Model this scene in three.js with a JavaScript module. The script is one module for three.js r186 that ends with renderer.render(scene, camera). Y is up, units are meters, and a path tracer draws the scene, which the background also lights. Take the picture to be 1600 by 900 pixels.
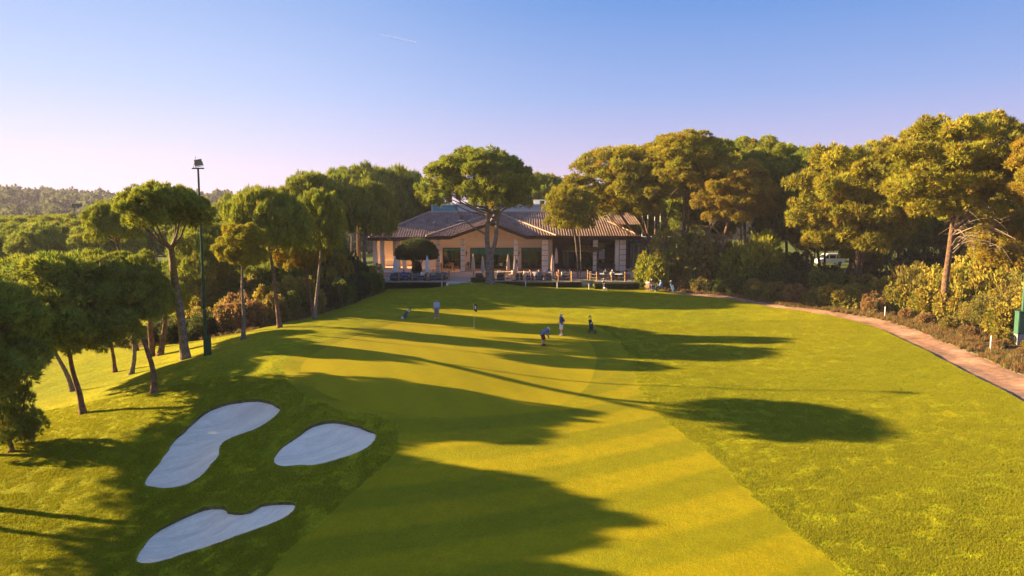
import * as THREE from 'three';
import { mergeGeometries, mergeVertices } from 'three/addons/utils/BufferGeometryUtils.js';
import { MarchingCubes } from 'three/addons/objects/MarchingCubes.js';

// ---------- camera, sky, sun, exposure ----------
const scene = new THREE.Scene();
const camera = new THREE.PerspectiveCamera(45.73, 1600 / 900, 0.5, 9000);
camera.position.set(0, 9.2, 0);
camera.rotation.x = -0.0981;
const EXPOSURE = 5.1;
const renderer = new THREE.WebGLRenderer();
renderer.toneMapping = THREE.LinearToneMapping;
renderer.toneMappingExposure = EXPOSURE;
renderer.shadowMap.enabled = true;

const SUN_EL = 17.0 * Math.PI / 180, SUN_AZ = 12 * Math.PI / 180;      // low evening sun, left of the view and a little beyond it
const sunDir = new THREE.Vector3(-Math.cos(SUN_EL) * Math.cos(SUN_AZ), Math.sin(SUN_EL), -Math.cos(SUN_EL) * Math.sin(SUN_AZ));
const sun = new THREE.DirectionalLight(new THREE.Color().setRGB(1, 0.70, 0.33), 5);
sun.name = 'sun';
sun.position.copy(sunDir).multiplyScalar(200);
sun.castShadow = true;
sun.shadow.radius = 1.1;
sun.shadow.mapSize.set(4096, 4096);
Object.assign(sun.shadow.camera, { left: -120, right: 120, top: 120, bottom: -120, near: 1, far: 500 });
sun.target.position.set(0, 0, -50);
sun.position.add(sun.target.position);
scene.add(sun, sun.target);

function makeSky() {
  const w = 1024, h = 512, data = new Float32Array(w * h * 4);
  const lin = (c) => c.map((v) => { v /= 255; return v <= 0.04045 ? v / 12.92 : ((v + 0.055) / 1.055) ** 2.4; });
  const stops = [[-90, [150, 130, 150]], [-4, [215, 185, 212]], [0, [222, 190, 220]], [3, [212, 194, 230]], [6, [186, 190, 236]], [10, [148, 178, 237]], [17, [98, 152, 226]], [26, [94, 146, 216]], [45, [112, 152, 212]], [90, [120, 152, 206]]].map(([e, c]) => [e, lin(c)]);
  for (let j = 0; j < h; j++) {
    const el = ((j + 0.5) / h - 0.5) * Math.PI, e = el * 180 / Math.PI;
    let k = 1; while (k < stops.length - 1 && stops[k][0] < e) k++;
    let t = Math.min(1, Math.max(0, (e - stops[k - 1][0]) / (stops[k][0] - stops[k - 1][0])));
    const base = [0, 1, 2].map((c) => stops[k - 1][1][c] * (1 - t) + stops[k][1][c] * t);
    for (let i = 0; i < w; i++) {
      const az = ((i + 0.5) / w - 0.5) * 2 * Math.PI;
      const x = Math.cos(el) * Math.cos(az), y = Math.sin(el), z = Math.cos(el) * Math.sin(az);
      const a = Math.acos(Math.min(1, x * sunDir.x + y * sunDir.y + z * sunDir.z)) * 180 / Math.PI;
      const low = Math.exp(-Math.max(0, e - 4) / 16);
      const g = (0.20 + 0.42 * low) / (1 + Math.exp((a - 66) / 8)) + 0.45 * Math.exp(-a / 16);
      const o = (j * w + i) * 4;
      data[o] = (base[0] + 0.66 * g) / EXPOSURE; data[o + 1] = (base[1] + 0.60 * g) / EXPOSURE; data[o + 2] = (base[2] + 0.46 * g) / EXPOSURE; data[o + 3] = 1;
    }
  }
  const t = new THREE.DataTexture(data, w, h, THREE.RGBAFormat, THREE.FloatType);
  t.mapping = THREE.EquirectangularReflectionMapping;
  t.magFilter = t.minFilter = THREE.LinearFilter;
  t.wrapS = THREE.RepeatWrapping;
  t.needsUpdate = true;
  return t;
}
scene.background = scene.environment = makeSky();
scene.fog = new THREE.FogExp2(new THREE.Color().setRGB(0.8, 0.78, 1.0), 0.00022);

// ---------- helpers ----------
function rng(seed) { let s = seed >>> 0; return () => { s = (s + 0x6d2b79f5) | 0; let t = Math.imul(s ^ (s >>> 15), 1 | s); t = (t + Math.imul(t ^ (t >>> 7), 61 | t)) ^ t; return ((t ^ (t >>> 14)) >>> 0) / 4294967296; }; }
const V = (x, y, z) => new THREE.Vector3(x, y, z);
const clamp = (v, a, b) => Math.min(b, Math.max(a, v));
const smooth = (a, b, v) => { const t = clamp((v - a) / (b - a), 0, 1); return t * t * (3 - 2 * t); };
const used = {};
const numbered = (n) => { const k = used[n] = (used[n] ?? -1) + 1; return k ? n + '_' + String(k).padStart(3, '0') : n; };
function tag(o, label, category, group, kind) { if (label) o.userData.label = label; if (category) o.userData.category = category; if (group) o.userData.group = group; if (kind) o.userData.kind = kind; return o; }
function mesh(name, geo, mat, parent) { const m = new THREE.Mesh(geo, mat); m.name = parent ? name : numbered(name); m.castShadow = m.receiveShadow = true; (parent ?? scene).add(m); return m; }
function thing(name, label, category, pos = [0, 0, 0], turn = 0, group) { const g = new THREE.Group(); g.name = numbered(name); g.position.set(...pos); g.rotation.y = turn; scene.add(g); return tag(g, label, category, group); }
function copy(o, pos, turn, label, group) { const c = o.clone(); c.name = numbered(o.name.replace(/_\d{3}$/, '')); c.position.set(...pos); c.rotation.y = turn; c.userData = { ...o.userData }; if (label) c.userData.label = label; if (group) c.userData.group = group; scene.add(c); return c; }
const box = (w, h, d, x = 0, y = 0, z = 0) => new THREE.BoxGeometry(w, h, d).translate(x, y, z);
const cyl = (r0, r1, h, x = 0, y = 0, z = 0, n = 12) => new THREE.CylinderGeometry(r1, r0, h, n).translate(x, y, z);
function bar(a, b, r0, r1 = r0, n = 8) { const d = V(...b).sub(V(...a)), g = new THREE.CylinderGeometry(r1, r0, d.length(), n, 1); g.applyQuaternion(new THREE.Quaternion().setFromUnitVectors(V(0, 1, 0), d.clone().normalize())); const m = V(...a).addScaledVector(d, 0.5); return g.translate(m.x, m.y, m.z); }
function merge(list) { const keep = ['position', 'normal', ...(list.every((g) => g.attributes.uv) ? ['uv'] : [])]; return mergeGeometries(list.map((g) => { const q = g.index ? g.toNonIndexed() : g; for (const k of Object.keys(q.attributes)) if (!keep.includes(k)) q.deleteAttribute(k); return q; })); }
function std(r, g, b, rough = 0.8, more = {}) { return new THREE.MeshStandardMaterial({ color: new THREE.Color().setRGB(r, g, b), roughness: rough, ...more }); }

// tileable value noise
function tile(n, freq, seed) {
  const r = rng(seed), lat = Float32Array.from({ length: freq * freq }, r), out = new Float32Array(n * n), s = (t) => t * t * (3 - 2 * t);
  for (let y = 0; y < n; y++) for (let x = 0; x < n; x++) {
    const fx = x / n * freq, fy = y / n * freq, x0 = fx | 0, y0 = fy | 0, tx = s(fx - x0), ty = s(fy - y0), x1 = (x0 + 1) % freq, y1 = (y0 + 1) % freq;
    out[y * n + x] = (lat[y0 * freq + x0] * (1 - tx) + lat[y0 * freq + x1] * tx) * (1 - ty) + (lat[y1 * freq + x0] * (1 - tx) + lat[y1 * freq + x1] * tx) * ty;
  }
  return out;
}
function mixTile(n, list) { const out = new Float32Array(n * n); for (const [f, a, s] of list) { const t = tile(n, f, s); for (let i = 0; i < out.length; i++) out[i] += (t[i] - 0.5) * a; } return out; }
function texture(n, fn, srgb, rep) {
  const d = new Uint8Array(n * n * 4);
  for (let i = 0; i < n * n; i++) { const c = fn(i); for (let k = 0; k < 3; k++) d[i * 4 + k] = clamp(Math.round(c[k]), 0, 255); d[i * 4 + 3] = 255; }
  const t = new THREE.DataTexture(d, n, n); t.wrapS = t.wrapT = THREE.RepeatWrapping; t.magFilter = t.minFilter = THREE.LinearFilter; if (srgb) t.colorSpace = THREE.SRGBColorSpace; t.repeat.set(rep, rep); t.needsUpdate = true; return t;
}
// a material whose colour texture is a neutral grain round 1 times the base colour (kept in the material colour / vertex colours)
function grained(rgb, list, { n = 512, size = 4, amount = 60, bump = 0.02, rough = 0.95, hue = 0, vertexColors = false, more = {} } = {}) {
  const f = mixTile(n, list), g = hue ? mixTile(n, list.map(([a, b, s]) => [a, b, s + 77])) : null;
  const map = texture(n, (i) => { const v = 205 + f[i] * amount, u = g ? g[i] * hue : 0; return [v + u, v, v - u]; }, true, 1 / size);
  const bm = texture(n, (i) => { const v = 128 + f[i] * 110; return [v, v, v]; }, false, 1 / size);
  return new THREE.MeshPhysicalMaterial({ specularIntensity: 0.12, color: new THREE.Color().setRGB(...rgb.map((c) => c / 0.61)), map, bumpMap: bump ? bm : null, bumpScale: bump, roughness: rough, vertexColors, ...more });
}
// plain lattice noise for placing things
const NG = tile(256, 64, 991);
function noise2(x, y) { const fx = ((x % 64) + 64) % 64 * 4, fy = ((y % 64) + 64) % 64 * 4, x0 = fx | 0, y0 = fy | 0, tx = fx - x0, ty = fy - y0, g = (a, b) => NG[(b & 255) * 256 + (a & 255)]; return (g(x0, y0) * (1 - tx) + g(x0 + 1, y0) * tx) * (1 - ty) + (g(x0, y0 + 1) * (1 - tx) + g(x0 + 1, y0 + 1) * tx) * ty; }

// ---------- terrain: heights surveyed at a few places (x, distance, height), a smooth surface through them ----------
const HEIGHTS = [
  [4, 54, 0], [2.4, 50, 0], [8, 57, 0.05], [-7, 63, 0.35], [-12, 42, 1.2], [-9, 48, 0.75], [-19.6, 43.5, 0.55], [-20, 41.3, 0.75],
  [-2.6, 79.3, 1.95], [-19, 36, -0.1], [-22, 35, -0.8], [-23, 31, -1.5], [-24, 42, -0.7], [-28, 41, -1.6], [-24, 48, -0.5], [-14, 27, -1.7],
  [-11, 31.8, 0.25], [-11.3, 21.6, -2.1], [-7.3, 24, -1.05], [-8, 29, -0.3], [-4.5, 31, 0.1], [0, 16, -0.7], [0, 25, -0.25], [-3, 39, 0.6],
  [3, 37, 0.0], [7, 36, -0.05], [22, 34.5, 0.3], [30, 36, 0.3], [10, 20, -0.15], [10, 30, -0.05], [20, 22, 0.1], [30, 43, 0.35],
  [34, 55, 0.5], [27, 70, 0.85], [20, 80, 1.2], [-18, 78, 1.15], [-10, 80, 1.3], [0, 79, 1.5], [9, 80, 1.35], [-18.4, 54, 0.8],
  [-18.6, 47.5, 0.85], [-17.3, 60, 0.7], [-15, 68, 0.8], [-28, 60, -0.9], [-33, 75, -1.2], [-45, 48, -3], [-60, 70, -3.2], [-40, 30, -2.8],
  [-30, 22, -2.4], [-20, 14, -2.6], [-60, 25, -3.2], [45, 60, 0.6], [55, 45, 0.6], [45, 30, 0.4], [40, 80, 1.0], [60, 90, 1.0],
  [0, 95, 1.9], [-20, 95, 1.6], [22, 95, 1.7], [-40, 95, -1], [0, 8, -1.0], [20, 8, -0.2], [-60, 95, -3],
];
const TPS = (() => {
  const n = HEIGHTS.length, N = n + 3, U = (r2) => r2 > 0 ? r2 * Math.log(r2) * 0.5 : 0, M = [];
  for (let i = 0; i < n; i++) { const a = HEIGHTS[i], row = []; for (let j = 0; j < n; j++) { const b = HEIGHTS[j]; row.push(U((a[0] - b[0]) ** 2 + (a[1] - b[1]) ** 2) + (i === j ? 2 : 0)); } M.push([...row, 1, a[0], a[1], a[2]]); }
  M.push([...HEIGHTS.map(() => 1), 0, 0, 0, 0], [...HEIGHTS.map((a) => a[0]), 0, 0, 0, 0], [...HEIGHTS.map((a) => a[1]), 0, 0, 0, 0]);
  for (let c = 0; c < N; c++) { let p = c; for (let r = c + 1; r < N; r++) if (Math.abs(M[r][c]) > Math.abs(M[p][c])) p = r; [M[c], M[p]] = [M[p], M[c]]; for (let r = 0; r < N; r++) if (r !== c) { const f = M[r][c] / M[c][c]; if (f) for (let k = c; k <= N; k++) M[r][k] -= f * M[c][k]; } }
  const W = M.map((r, i) => r[N] / r[i]);
  return (x, d) => { let s = W[n] + W[n + 1] * x + W[n + 2] * d; for (let i = 0; i < n; i++) { const a = HEIGHTS[i]; s += W[i] * U((a[0] - x) ** 2 + (a[1] - d) ** 2); } return s; };
})();
function farHeight(x, d) {
  const s = 1 / (1 + Math.exp((x + 32) / 6));
  let y = (1 - s) - 3.3 * s;
  y += smooth(240, 620, d) * (16 + 16 * noise2(x / 90 + 3, d / 160)) * smooth(200, -220, x) + smooth(500, 1500, d) * 18 * noise2(x / 300, 5 + d / 500);
  return y;
}
function ground(x, d) {
  const o = Math.max(-60 - x, x - 60, 8 - d, d - 95, 0), t = smooth(0, 25, o);
  if (t >= 1) return farHeight(x, d);
  return TPS(clamp(x, -60, 60), clamp(d, 8, 95)) * (1 - t) + farHeight(x, d) * t;
}

// outlines (x, distance) of the mown and bare areas
const GREEN = [[-11.9, 38.0], [-10.7, 35.1], [-9.2, 33.3], [-7.4, 32.2], [-5.4, 31.4], [-3.0, 31.1], [0.0, 31.8], [1.8, 32.7], [3.8, 36.3], [5.0, 41.0], [5.9, 47.7], [5.5, 55.1], [3.4, 60.1], [-1.2, 63.8], [-6.1, 64.5], [-9.1, 59.8], [-11.0, 50.6], [-11.9, 42.3]];
const APRON = [[-8.2, 16.4], [-7.5, 19.8], [-6.3, 23.2], [-4.9, 27.1], [-5.0, 29.4], [-5.9, 31.0], [-7.9, 31.7], [-10.2, 33.3], [-12.4, 36.6], [-13.3, 39.9], [-12.8, 44.8], [-11.9, 54.7], [-9.6, 63.6], [-6.4, 67.7], [0.0, 67.3], [5.4, 63.1], [7.9, 55.6], [8.0, 45.5], [7.1, 38.2], [7.0, 31.8], [7.8, 26.9], [8.3, 21.2], [8.9, 17.4], [9.4, 13.4], [1.0, 9.3]];
const BUNKERS = [
  [[-15.3, 27.5], [-15.4, 28.6], [-15.4, 29.8], [-15.5, 30.1], [-15.4, 31.5], [-15.0, 33.0], [-14.1, 33.5], [-12.9, 33.4], [-11.8, 32.8], [-11.1, 32.0], [-11.1, 31.3], [-11.7, 30.5], [-12.5, 30.1], [-13.0, 29.6], [-12.8, 28.7], [-12.9, 27.7], [-13.2, 27.2], [-14.0, 27.0], [-14.7, 27.1]],
  [[-10.1, 28.1], [-9.9, 28.9], [-9.6, 29.6], [-9.2, 30.4], [-8.6, 30.7], [-7.8, 30.5], [-7.0, 30.2], [-6.2, 29.6], [-5.9, 28.9], [-6.1, 28.0], [-6.7, 27.4], [-7.6, 27.1], [-8.7, 27.2], [-9.5, 27.4]],
  [[-12.7, 22.1], [-13.0, 23.1], [-12.9, 24.0], [-12.4, 24.8], [-11.7, 25.2], [-11.0, 25.1], [-10.4, 24.5], [-9.8, 24.3], [-9.5, 24.7], [-8.6, 24.6], [-8.0, 24.3], [-7.9, 23.9], [-8.1, 23.4], [-8.8, 23.1], [-9.8, 22.7], [-10.9, 22.3], [-12.0, 21.9]],
];
const PATH_INNER = [[17.4, 77.1], [23, 72.8], [25.9, 66.5], [27.6, 64.4], [29.2, 61.6], [30, 57.5], [29.9, 54.4], [29, 49.4], [28.3, 45.5], [26.5, 37.8], [25.6, 34], [23.5, 27.1], [21.4, 22.1], [17.5, 14], [14, 6]];
const PATH_OUTER = [[17.8, 78.9], [23.8, 75.2], [25.6, 70.9], [27.3, 67.4], [28.9, 65.7], [30.4, 63.8], [32, 61.2], [32.6, 58.6], [32.5, 54.8], [31.3, 46.4], [29.7, 39], [27.8, 32.2], [26.1, 27.1], [22, 17.5], [17.2, 6]];
const BED = [[-36, 60.5], [-30.5, 57], [-26.5, 55.5], [-21.5, 54.5], [-19.3, 57.5], [-17.6, 63], [-15.8, 71], [-14.6, 77.5], [-15.5, 84], [-21, 92], [-28, 92], [-33, 80], [-37, 68]];
const rounded = (pts, n) => new THREE.CatmullRomCurve3(pts.map(([x, d]) => V(x, 0, d)), true, 'centripetal').getPoints(n).slice(0, -1).map((p) => [p.x, p.z]);
function inside(poly, wobble = 0) {                                    // signed distance, positive inside
  let x0 = 1e9, x1 = -1e9, y0 = 1e9, y1 = -1e9;
  for (const [x, y] of poly) { x0 = Math.min(x0, x); x1 = Math.max(x1, x); y0 = Math.min(y0, y); y1 = Math.max(y1, y); }
  return (px, py) => {
    if (px < x0 - 2 || px > x1 + 2 || py < y0 - 2 || py > y1 + 2) return -2;
    let best = 1e9, ins = false;
    for (let i = 0, j = poly.length - 1; i < poly.length; j = i++) {
      const [ax, ay] = poly[j], [bx, by] = poly[i], dx = bx - ax, dy = by - ay, t = clamp(((px - ax) * dx + (py - ay) * dy) / (dx * dx + dy * dy), 0, 1);
      best = Math.min(best, (px - ax - t * dx) ** 2 + (py - ay - t * dy) ** 2);
      if ((ay > py) !== (by > py) && px < dx * (py - ay) / dy + ax) ins = !ins;
    }
    const s = Math.sqrt(best) * (ins ? 1 : -1);
    return s + (wobble ? (noise2(px * 1.7, py * 1.7) - 0.5) * wobble : 0);
  };
}
const inBunker = BUNKERS.map((b) => inside(rounded(b, 120), 0.16));
const inGreen = inside(rounded(GREEN, 120)), inApron = inside(rounded(APRON, 160), 0.3);
const inPath = inside([...PATH_INNER, ...[...PATH_OUTER].reverse()]);
const inVergeLine = inside([...PATH_OUTER, [26, 8], [64.5, 8], [64.5, 99.5], [30, 99.5], [17.5, 84]]);
const inVerge = (x, d) => inVergeLine(x, d) + 0.15;
const inBed = inside(rounded(BED, 120));

{
  const S = 0.3, X0 = -64, D0 = 4, NX = Math.round(128 / S), ND = Math.round(95 / S), W1 = NX + 1;
  const hh = new Float32Array(W1 * (ND + 1)), regs = [inPath, ...inBunker, inGreen, inApron, inBed, inVerge], sd = regs.map(() => new Float32Array(hh.length));
  for (let j = 0; j <= ND; j++) for (let i = 0; i <= NX; i++) {
    const x = X0 + i * S, d = D0 + j * S, k = j * W1 + i;
    regs.forEach((f, r) => { sd[r][k] = f(x, d); });
    const mown = Math.max(sd[4][k], sd[5][k]) > -0.3;
    hh[k] = ground(x, d) + (mown ? 0 : (noise2(x * 0.9, d * 0.9) - 0.5) * 0.07 + (noise2(x * 0.21 + 9, d * 0.21) - 0.5) * 0.14 * smooth(0.3, 3, -Math.max(sd[4][k], sd[5][k])));
  }
  const nor = (i, j) => { const a = clamp(i, 1, NX - 1), b = clamp(j, 1, ND - 1); const n = V(-(hh[b * W1 + a + 1] - hh[b * W1 + a - 1]) / (2 * S), 1, (hh[(b + 1) * W1 + a] - hh[(b - 1) * W1 + a]) / (2 * S)).normalize(); return [n.x, n.y, n.z]; };
  const out = Array.from({ length: 9 }, () => ({ p: [], n: [], u: [], c: [] })), wall = Array.from({ length: 4 }, () => ({ p: [] }));
  // how far a bunker's sand or the path lies below the turf, from the distance to its edge
  const mids = [0, ...BUNKERS.map((b) => b.reduce((t, q) => t + q[1], 0) / b.length)];
  const drop = (r, s, x, d) => r === 0 ? 0.04 + 0.13 * smooth(0.3, 1.5, -inVergeLine(x, d)) : 0.03 + 0.13 * smooth(-1, 2, d - mids[r]) + 0.20 * smooth(0, 0.9, s) * 1.0 + 0.10 * smooth(0.3, 1.8, s) + (noise2(x * 3, d * 3) - 0.5) * 0.03;
  const tint = (r, x, d) => {
    const n = noise2(x * 0.16 + 31, d * 0.16) - 0.5, m = noise2(x * 0.55, d * 0.55 + 17) - 0.5, f = noise2(x * 1.6 + 5, d * 1.6) - 0.5;
    if (r === 5) {                                                       // bands of the mower, laid round the green
      const a = Math.hypot(x + 5.5, d - 47.7) / 1.55 + 0.35 * n, s = smooth(-0.35, 0.35, Math.sin(a * Math.PI));
      const v = 0.94 + 0.1 * n + 0.09 * m + 0.07 * f, far = smooth(8, 13, Math.hypot(x + 3, (d - 47) * 0.75));
      return [v * (1 + 0.36 * s * far), v * (1 + 0.22 * s * far), v];
    }
    if (r === 4) { const v = 1 + 0.12 * n + 0.05 * m, s = 0.03 * Math.sign(Math.sin((x * 0.94 + d * 0.34) * Math.PI / 1.1)); return [v + s + 0.05 * m, v + s, v]; }
    if (r < 4) { const v = 1 + 0.08 * m + 0.05 * f; return [v, v, v]; }
    const v = 1 + 0.22 * n + 0.14 * m + 0.10 * f;
    return [v * (1 + 0.16 * n + 0.12 * f), v, v];
  };
  function emit(r, q) {
    const o = out[r];
    for (let a = 1; a < q.length - 1; a++) for (const v of [q[0], q[a], q[a + 1]]) {
      const y = r <= 3 ? v.h - drop(r, v.s[r], v.x, v.d) : v.h;
      o.p.push(v.x, y, -v.d); o.n.push(...v.n); o.u.push(v.x, v.d); o.c.push(...tint(r, v.x, v.d));
    }
  }
  const lerp = (a, b, t) => ({ x: a.x + (b.x - a.x) * t, d: a.d + (b.d - a.d) * t, h: a.h + (b.h - a.h) * t, s: a.s.map((v, i) => v + (b.s[i] - v) * t), n: a.n.map((v, i) => v + (b.n[i] - v) * t) });
  function cut(q, r) {
    const A = [], B = [];
    for (let i = 0; i < q.length; i++) {
      const a = q[i], b = q[(i + 1) % q.length], sa = a.s[r], sb = b.s[r];
      (sa >= 0 ? A : B).push(a);
      if ((sa >= 0) !== (sb >= 0)) { const v = lerp(a, b, sa / (sa - sb)); v.s[r] = 0; A.push(v); B.push(v); }
    }
    if (r <= 3) for (let i = 0; i < A.length; i++) { const a = A[i], b = A[(i + 1) % A.length]; if (a.s[r] === 0 && b.s[r] === 0) { const ya = a.h - drop(r, 0, a.x, a.d), yb = b.h - drop(r, 0, b.x, b.d); wall[r].p.push(a.x, a.h, -a.d, b.x, b.h, -b.d, b.x, yb, -b.d, a.x, a.h, -a.d, b.x, yb, -b.d, a.x, ya, -a.d); } }
    return [A, B];
  }
  const node = (i, j) => { const k = j * W1 + i; return { x: X0 + i * S, d: D0 + j * S, h: hh[k], s: sd.map((f) => f[k]), n: nor(i, j) }; };
  let prev = []; for (let i = 0; i <= NX; i++) prev.push(node(i, 0));
  for (let j = 0; j < ND; j++) {
    const next = []; for (let i = 0; i <= NX; i++) next.push(node(i, j + 1));
    for (let i = 0; i < NX; i++) for (const q0 of [[prev[i], prev[i + 1], next[i + 1]], [prev[i], next[i + 1], next[i]]]) {
      let q = q0;
      for (let r = 0; r < 8 && q.length > 2; r++) {
        if (q.every((v) => v.s[r] < 0)) continue;
        if (q.every((v) => v.s[r] >= 0)) { emit(r, q); q = []; break; }
        const [A, B] = cut(q, r);
        if (A.length > 2) emit(r, A);
        q = B;
      }
      if (q.length > 2) emit(8, q);
    }
    prev = next;
  }
  const geo = (o, own) => { const g = new THREE.BufferGeometry(); g.setAttribute('position', new THREE.Float32BufferAttribute(o.p, 3)); if (o.u) { g.setAttribute('uv', new THREE.Float32BufferAttribute(o.u, 2)); g.setAttribute('color', new THREE.Float32BufferAttribute(o.c, 3)); } if (own || !o.n) { const m = mergeVertices(g, 1e-3); m.computeVertexNormals(); return m; } g.setAttribute('normal', new THREE.Float32BufferAttribute(o.n, 3)); return g; };
  const roughGrass = grained([0.213, 0.215, 0.0045], [[10, 0.4, 1], [34, 0.7, 2], [90, 1.0, 3], [220, 1.2, 4]], { n: 1024, size: 5, amount: 44, bump: 0.035, hue: 14, vertexColors: true });
  const greenGrass = grained([0.262, 0.222, 0.0045], [[14, 0.3, 5], [120, 0.5, 6], [256, 0.7, 7]], { n: 1024, size: 5, amount: 26, bump: 0.008, hue: 8, vertexColors: true });
  const apronGrass = grained([0.192, 0.184, 0.0045], [[14, 0.4, 8], [80, 0.6, 9], [230, 0.9, 10]], { n: 1024, size: 5, amount: 34, bump: 0.014, hue: 12, vertexColors: true });
  const sand = grained([0.86, 0.75, 0.62], [[6, 0.7, 11], [22, 0.6, 12], [70, 0.5, 13], [200, 0.6, 14]], { n: 512, size: 6, amount: 24, bump: 0.05, vertexColors: true });
  for (const t of [sand.map, sand.bumpMap]) { t.repeat.set(1 / 9, 1 / 1.8); t.rotation = 0.5; }
  const pathMat = grained([0.30, 0.180, 0.130], [[5, 1.2, 15], [24, 0.9, 16], [128, 0.7, 17]], { n: 512, size: 7, amount: 48, bump: 0.006, hue: 10, vertexColors: true });
  const litter = grained([0.10, 0.075, 0.03], [[8, 0.8, 18], [40, 1, 19], [160, 0.8, 20]], { n: 512, size: 4, amount: 70, bump: 0.06, hue: 14, vertexColors: true });
  const soil = grained([0.13, 0.115, 0.04], [[12, 1, 21], [60, 1, 22]], { n: 256, size: 2, amount: 60, bump: 0.02 });
  const st = (name, o, m, own) => tag(mesh(name, geo(o, own), m), null, null, null, 'structure');
  tag(st('path', out[0], pathMat, true), 'reddish brown concrete cart path curving along the lawn', 'path');
  ['kidney shaped sand bunker nearest the pines', 'fan shaped sand bunker closest to the green', 'wavy sand bunker lowest on the slope'].forEach((l, k) => {
    const b = tag(st('sand_bunker', out[1 + k], sand, true), l, 'bunker');
    const w = new THREE.BufferGeometry(); w.setAttribute('position', new THREE.Float32BufferAttribute(wall[1 + k].p, 3)); w.computeVertexNormals(); w.setAttribute('uv', new THREE.Float32BufferAttribute(wall[1 + k].p.filter((_, i) => i % 3 < 2), 2));
    mesh('turf_lip', w, soil, b);
  });
  const pw = new THREE.BufferGeometry(); pw.setAttribute('position', new THREE.Float32BufferAttribute(wall[0].p, 3)); pw.computeVertexNormals(); pw.setAttribute('uv', new THREE.Float32BufferAttribute(wall[0].p.filter((_, i) => i % 3 !== 0), 2));
  mesh('turf_edge', pw, soil, scene.getObjectByName('path'));
  tag(st('putting_green', out[4], greenGrass), 'smooth golden putting green with the flag', 'green');
  tag(st('fairway', out[5], apronGrass), 'striped mown fairway apron round the green', 'fairway');
  tag(st('planting_bed', out[6], litter), 'leaf littered ground under the pines and shrubs', 'ground');
  tag(st('path_verge', out[7], litter), 'dry brown verge and wood floor beyond the cart path', 'ground');
  tag(st('lawn', out[8], roughGrass), 'rough mown lawn around the fairway and bunkers', 'lawn');

  // the land beyond
  const xs = [-3000, -1800, -1100, -800, -600, -480, -400, -330, -270, -220, -180, -145, -115, -90, -74, -60]; const xall = [...xs]; for (let x = -45; x < 60; x += 15) xall.push(x); xall.push(...xs.map((x) => -x).reverse());
  const ds = [-400, -150, -60, -20, 8, 22, 36, 50, 65, 80, 95, 110, 130, 150, 175, 200, 230, 260, 300, 340, 380, 430, 480, 540, 600, 680, 780, 900, 1100, 1500, 2200, 4000];
  const p = [], ix = [], u = [];
  for (const d of ds) for (const x of xall) { p.push(x, ground(x, d) - 0.04, -d); u.push(x, d); }
  for (let j = 0; j < ds.length - 1; j++) for (let i = 0; i < xall.length - 1; i++) {
    if (xall[i] >= -60 && xall[i + 1] <= 60 && ds[j] >= 8 && ds[j + 1] <= 95) continue;
    const a = j * xall.length + i, b = a + 1, c = a + xall.length, e = c + 1; ix.push(a, b, e, a, e, c);
  }
  const g = new THREE.BufferGeometry(); g.setAttribute('position', new THREE.Float32BufferAttribute(p, 3)); g.setAttribute('uv', new THREE.Float32BufferAttribute(u, 2)); g.setIndex(ix); g.computeVertexNormals();
  tag(mesh('ground', g, grained([0.085, 0.105, 0.02], [[6, 0.9, 24], [24, 0.9, 25], [100, 0.8, 26]], { n: 512, size: 14, amount: 60, bump: 0.06, hue: 14 })), 'grassy ground and low hills reaching to the horizon', 'ground', null, 'structure');
}

// ---------- vegetation ----------
const bark = grained([0.17, 0.105, 0.075], [[10, 1, 31], [40, 1, 32], [110, 0.8, 33]], { n: 256, size: 1.2, amount: 80, bump: 0.05, hue: 12 });
const greyBark = grained([0.20, 0.165, 0.14], [[10, 1, 34], [40, 1, 35], [110, 0.8, 36]], { n: 256, size: 1.2, amount: 80, bump: 0.05, hue: 10 });
const deadWood = grained([0.30, 0.23, 0.18], [[20, 1, 37], [80, 1, 38]], { n: 128, size: 0.8, amount: 60, bump: 0.01 });
const foliage = (r, g, b) => new THREE.MeshPhysicalMaterial({ color: new THREE.Color().setRGB(r, g, b), vertexColors: true, roughness: 1, specularIntensity: 0.25, transmission: 0.4, thickness: 0 });
const LEAF = { green: foliage(0.25, 0.285, 0.03), gold: foliage(0.315, 0.29, 0.024), amber: foliage(0.345, 0.27, 0.026), dark: foliage(0.235, 0.28, 0.034) };

class Leaves {                                                           // collects thin triangles: needles, leaves
  constructor() { this.p = []; this.c = []; }
  tri(a, b, c, col) { this.p.push(a.x, a.y, a.z, b.x, b.y, b.z, c.x, c.y, c.z); for (let i = 0; i < 3; i++) this.c.push(col[0], col[1], col[2]); }
  geo() { const g = new THREE.BufferGeometry(); g.setAttribute('position', new THREE.Float32BufferAttribute(this.p, 3)); g.setAttribute('color', new THREE.Float32BufferAttribute(this.c, 3)); g.computeVertexNormals(); return g; }
}
const onSphere = (r) => { const y = r() * 2 - 1, a = r() * 6.2832, q = Math.sqrt(1 - y * y); return V(q * Math.cos(a), y, q * Math.sin(a)); };
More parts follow.
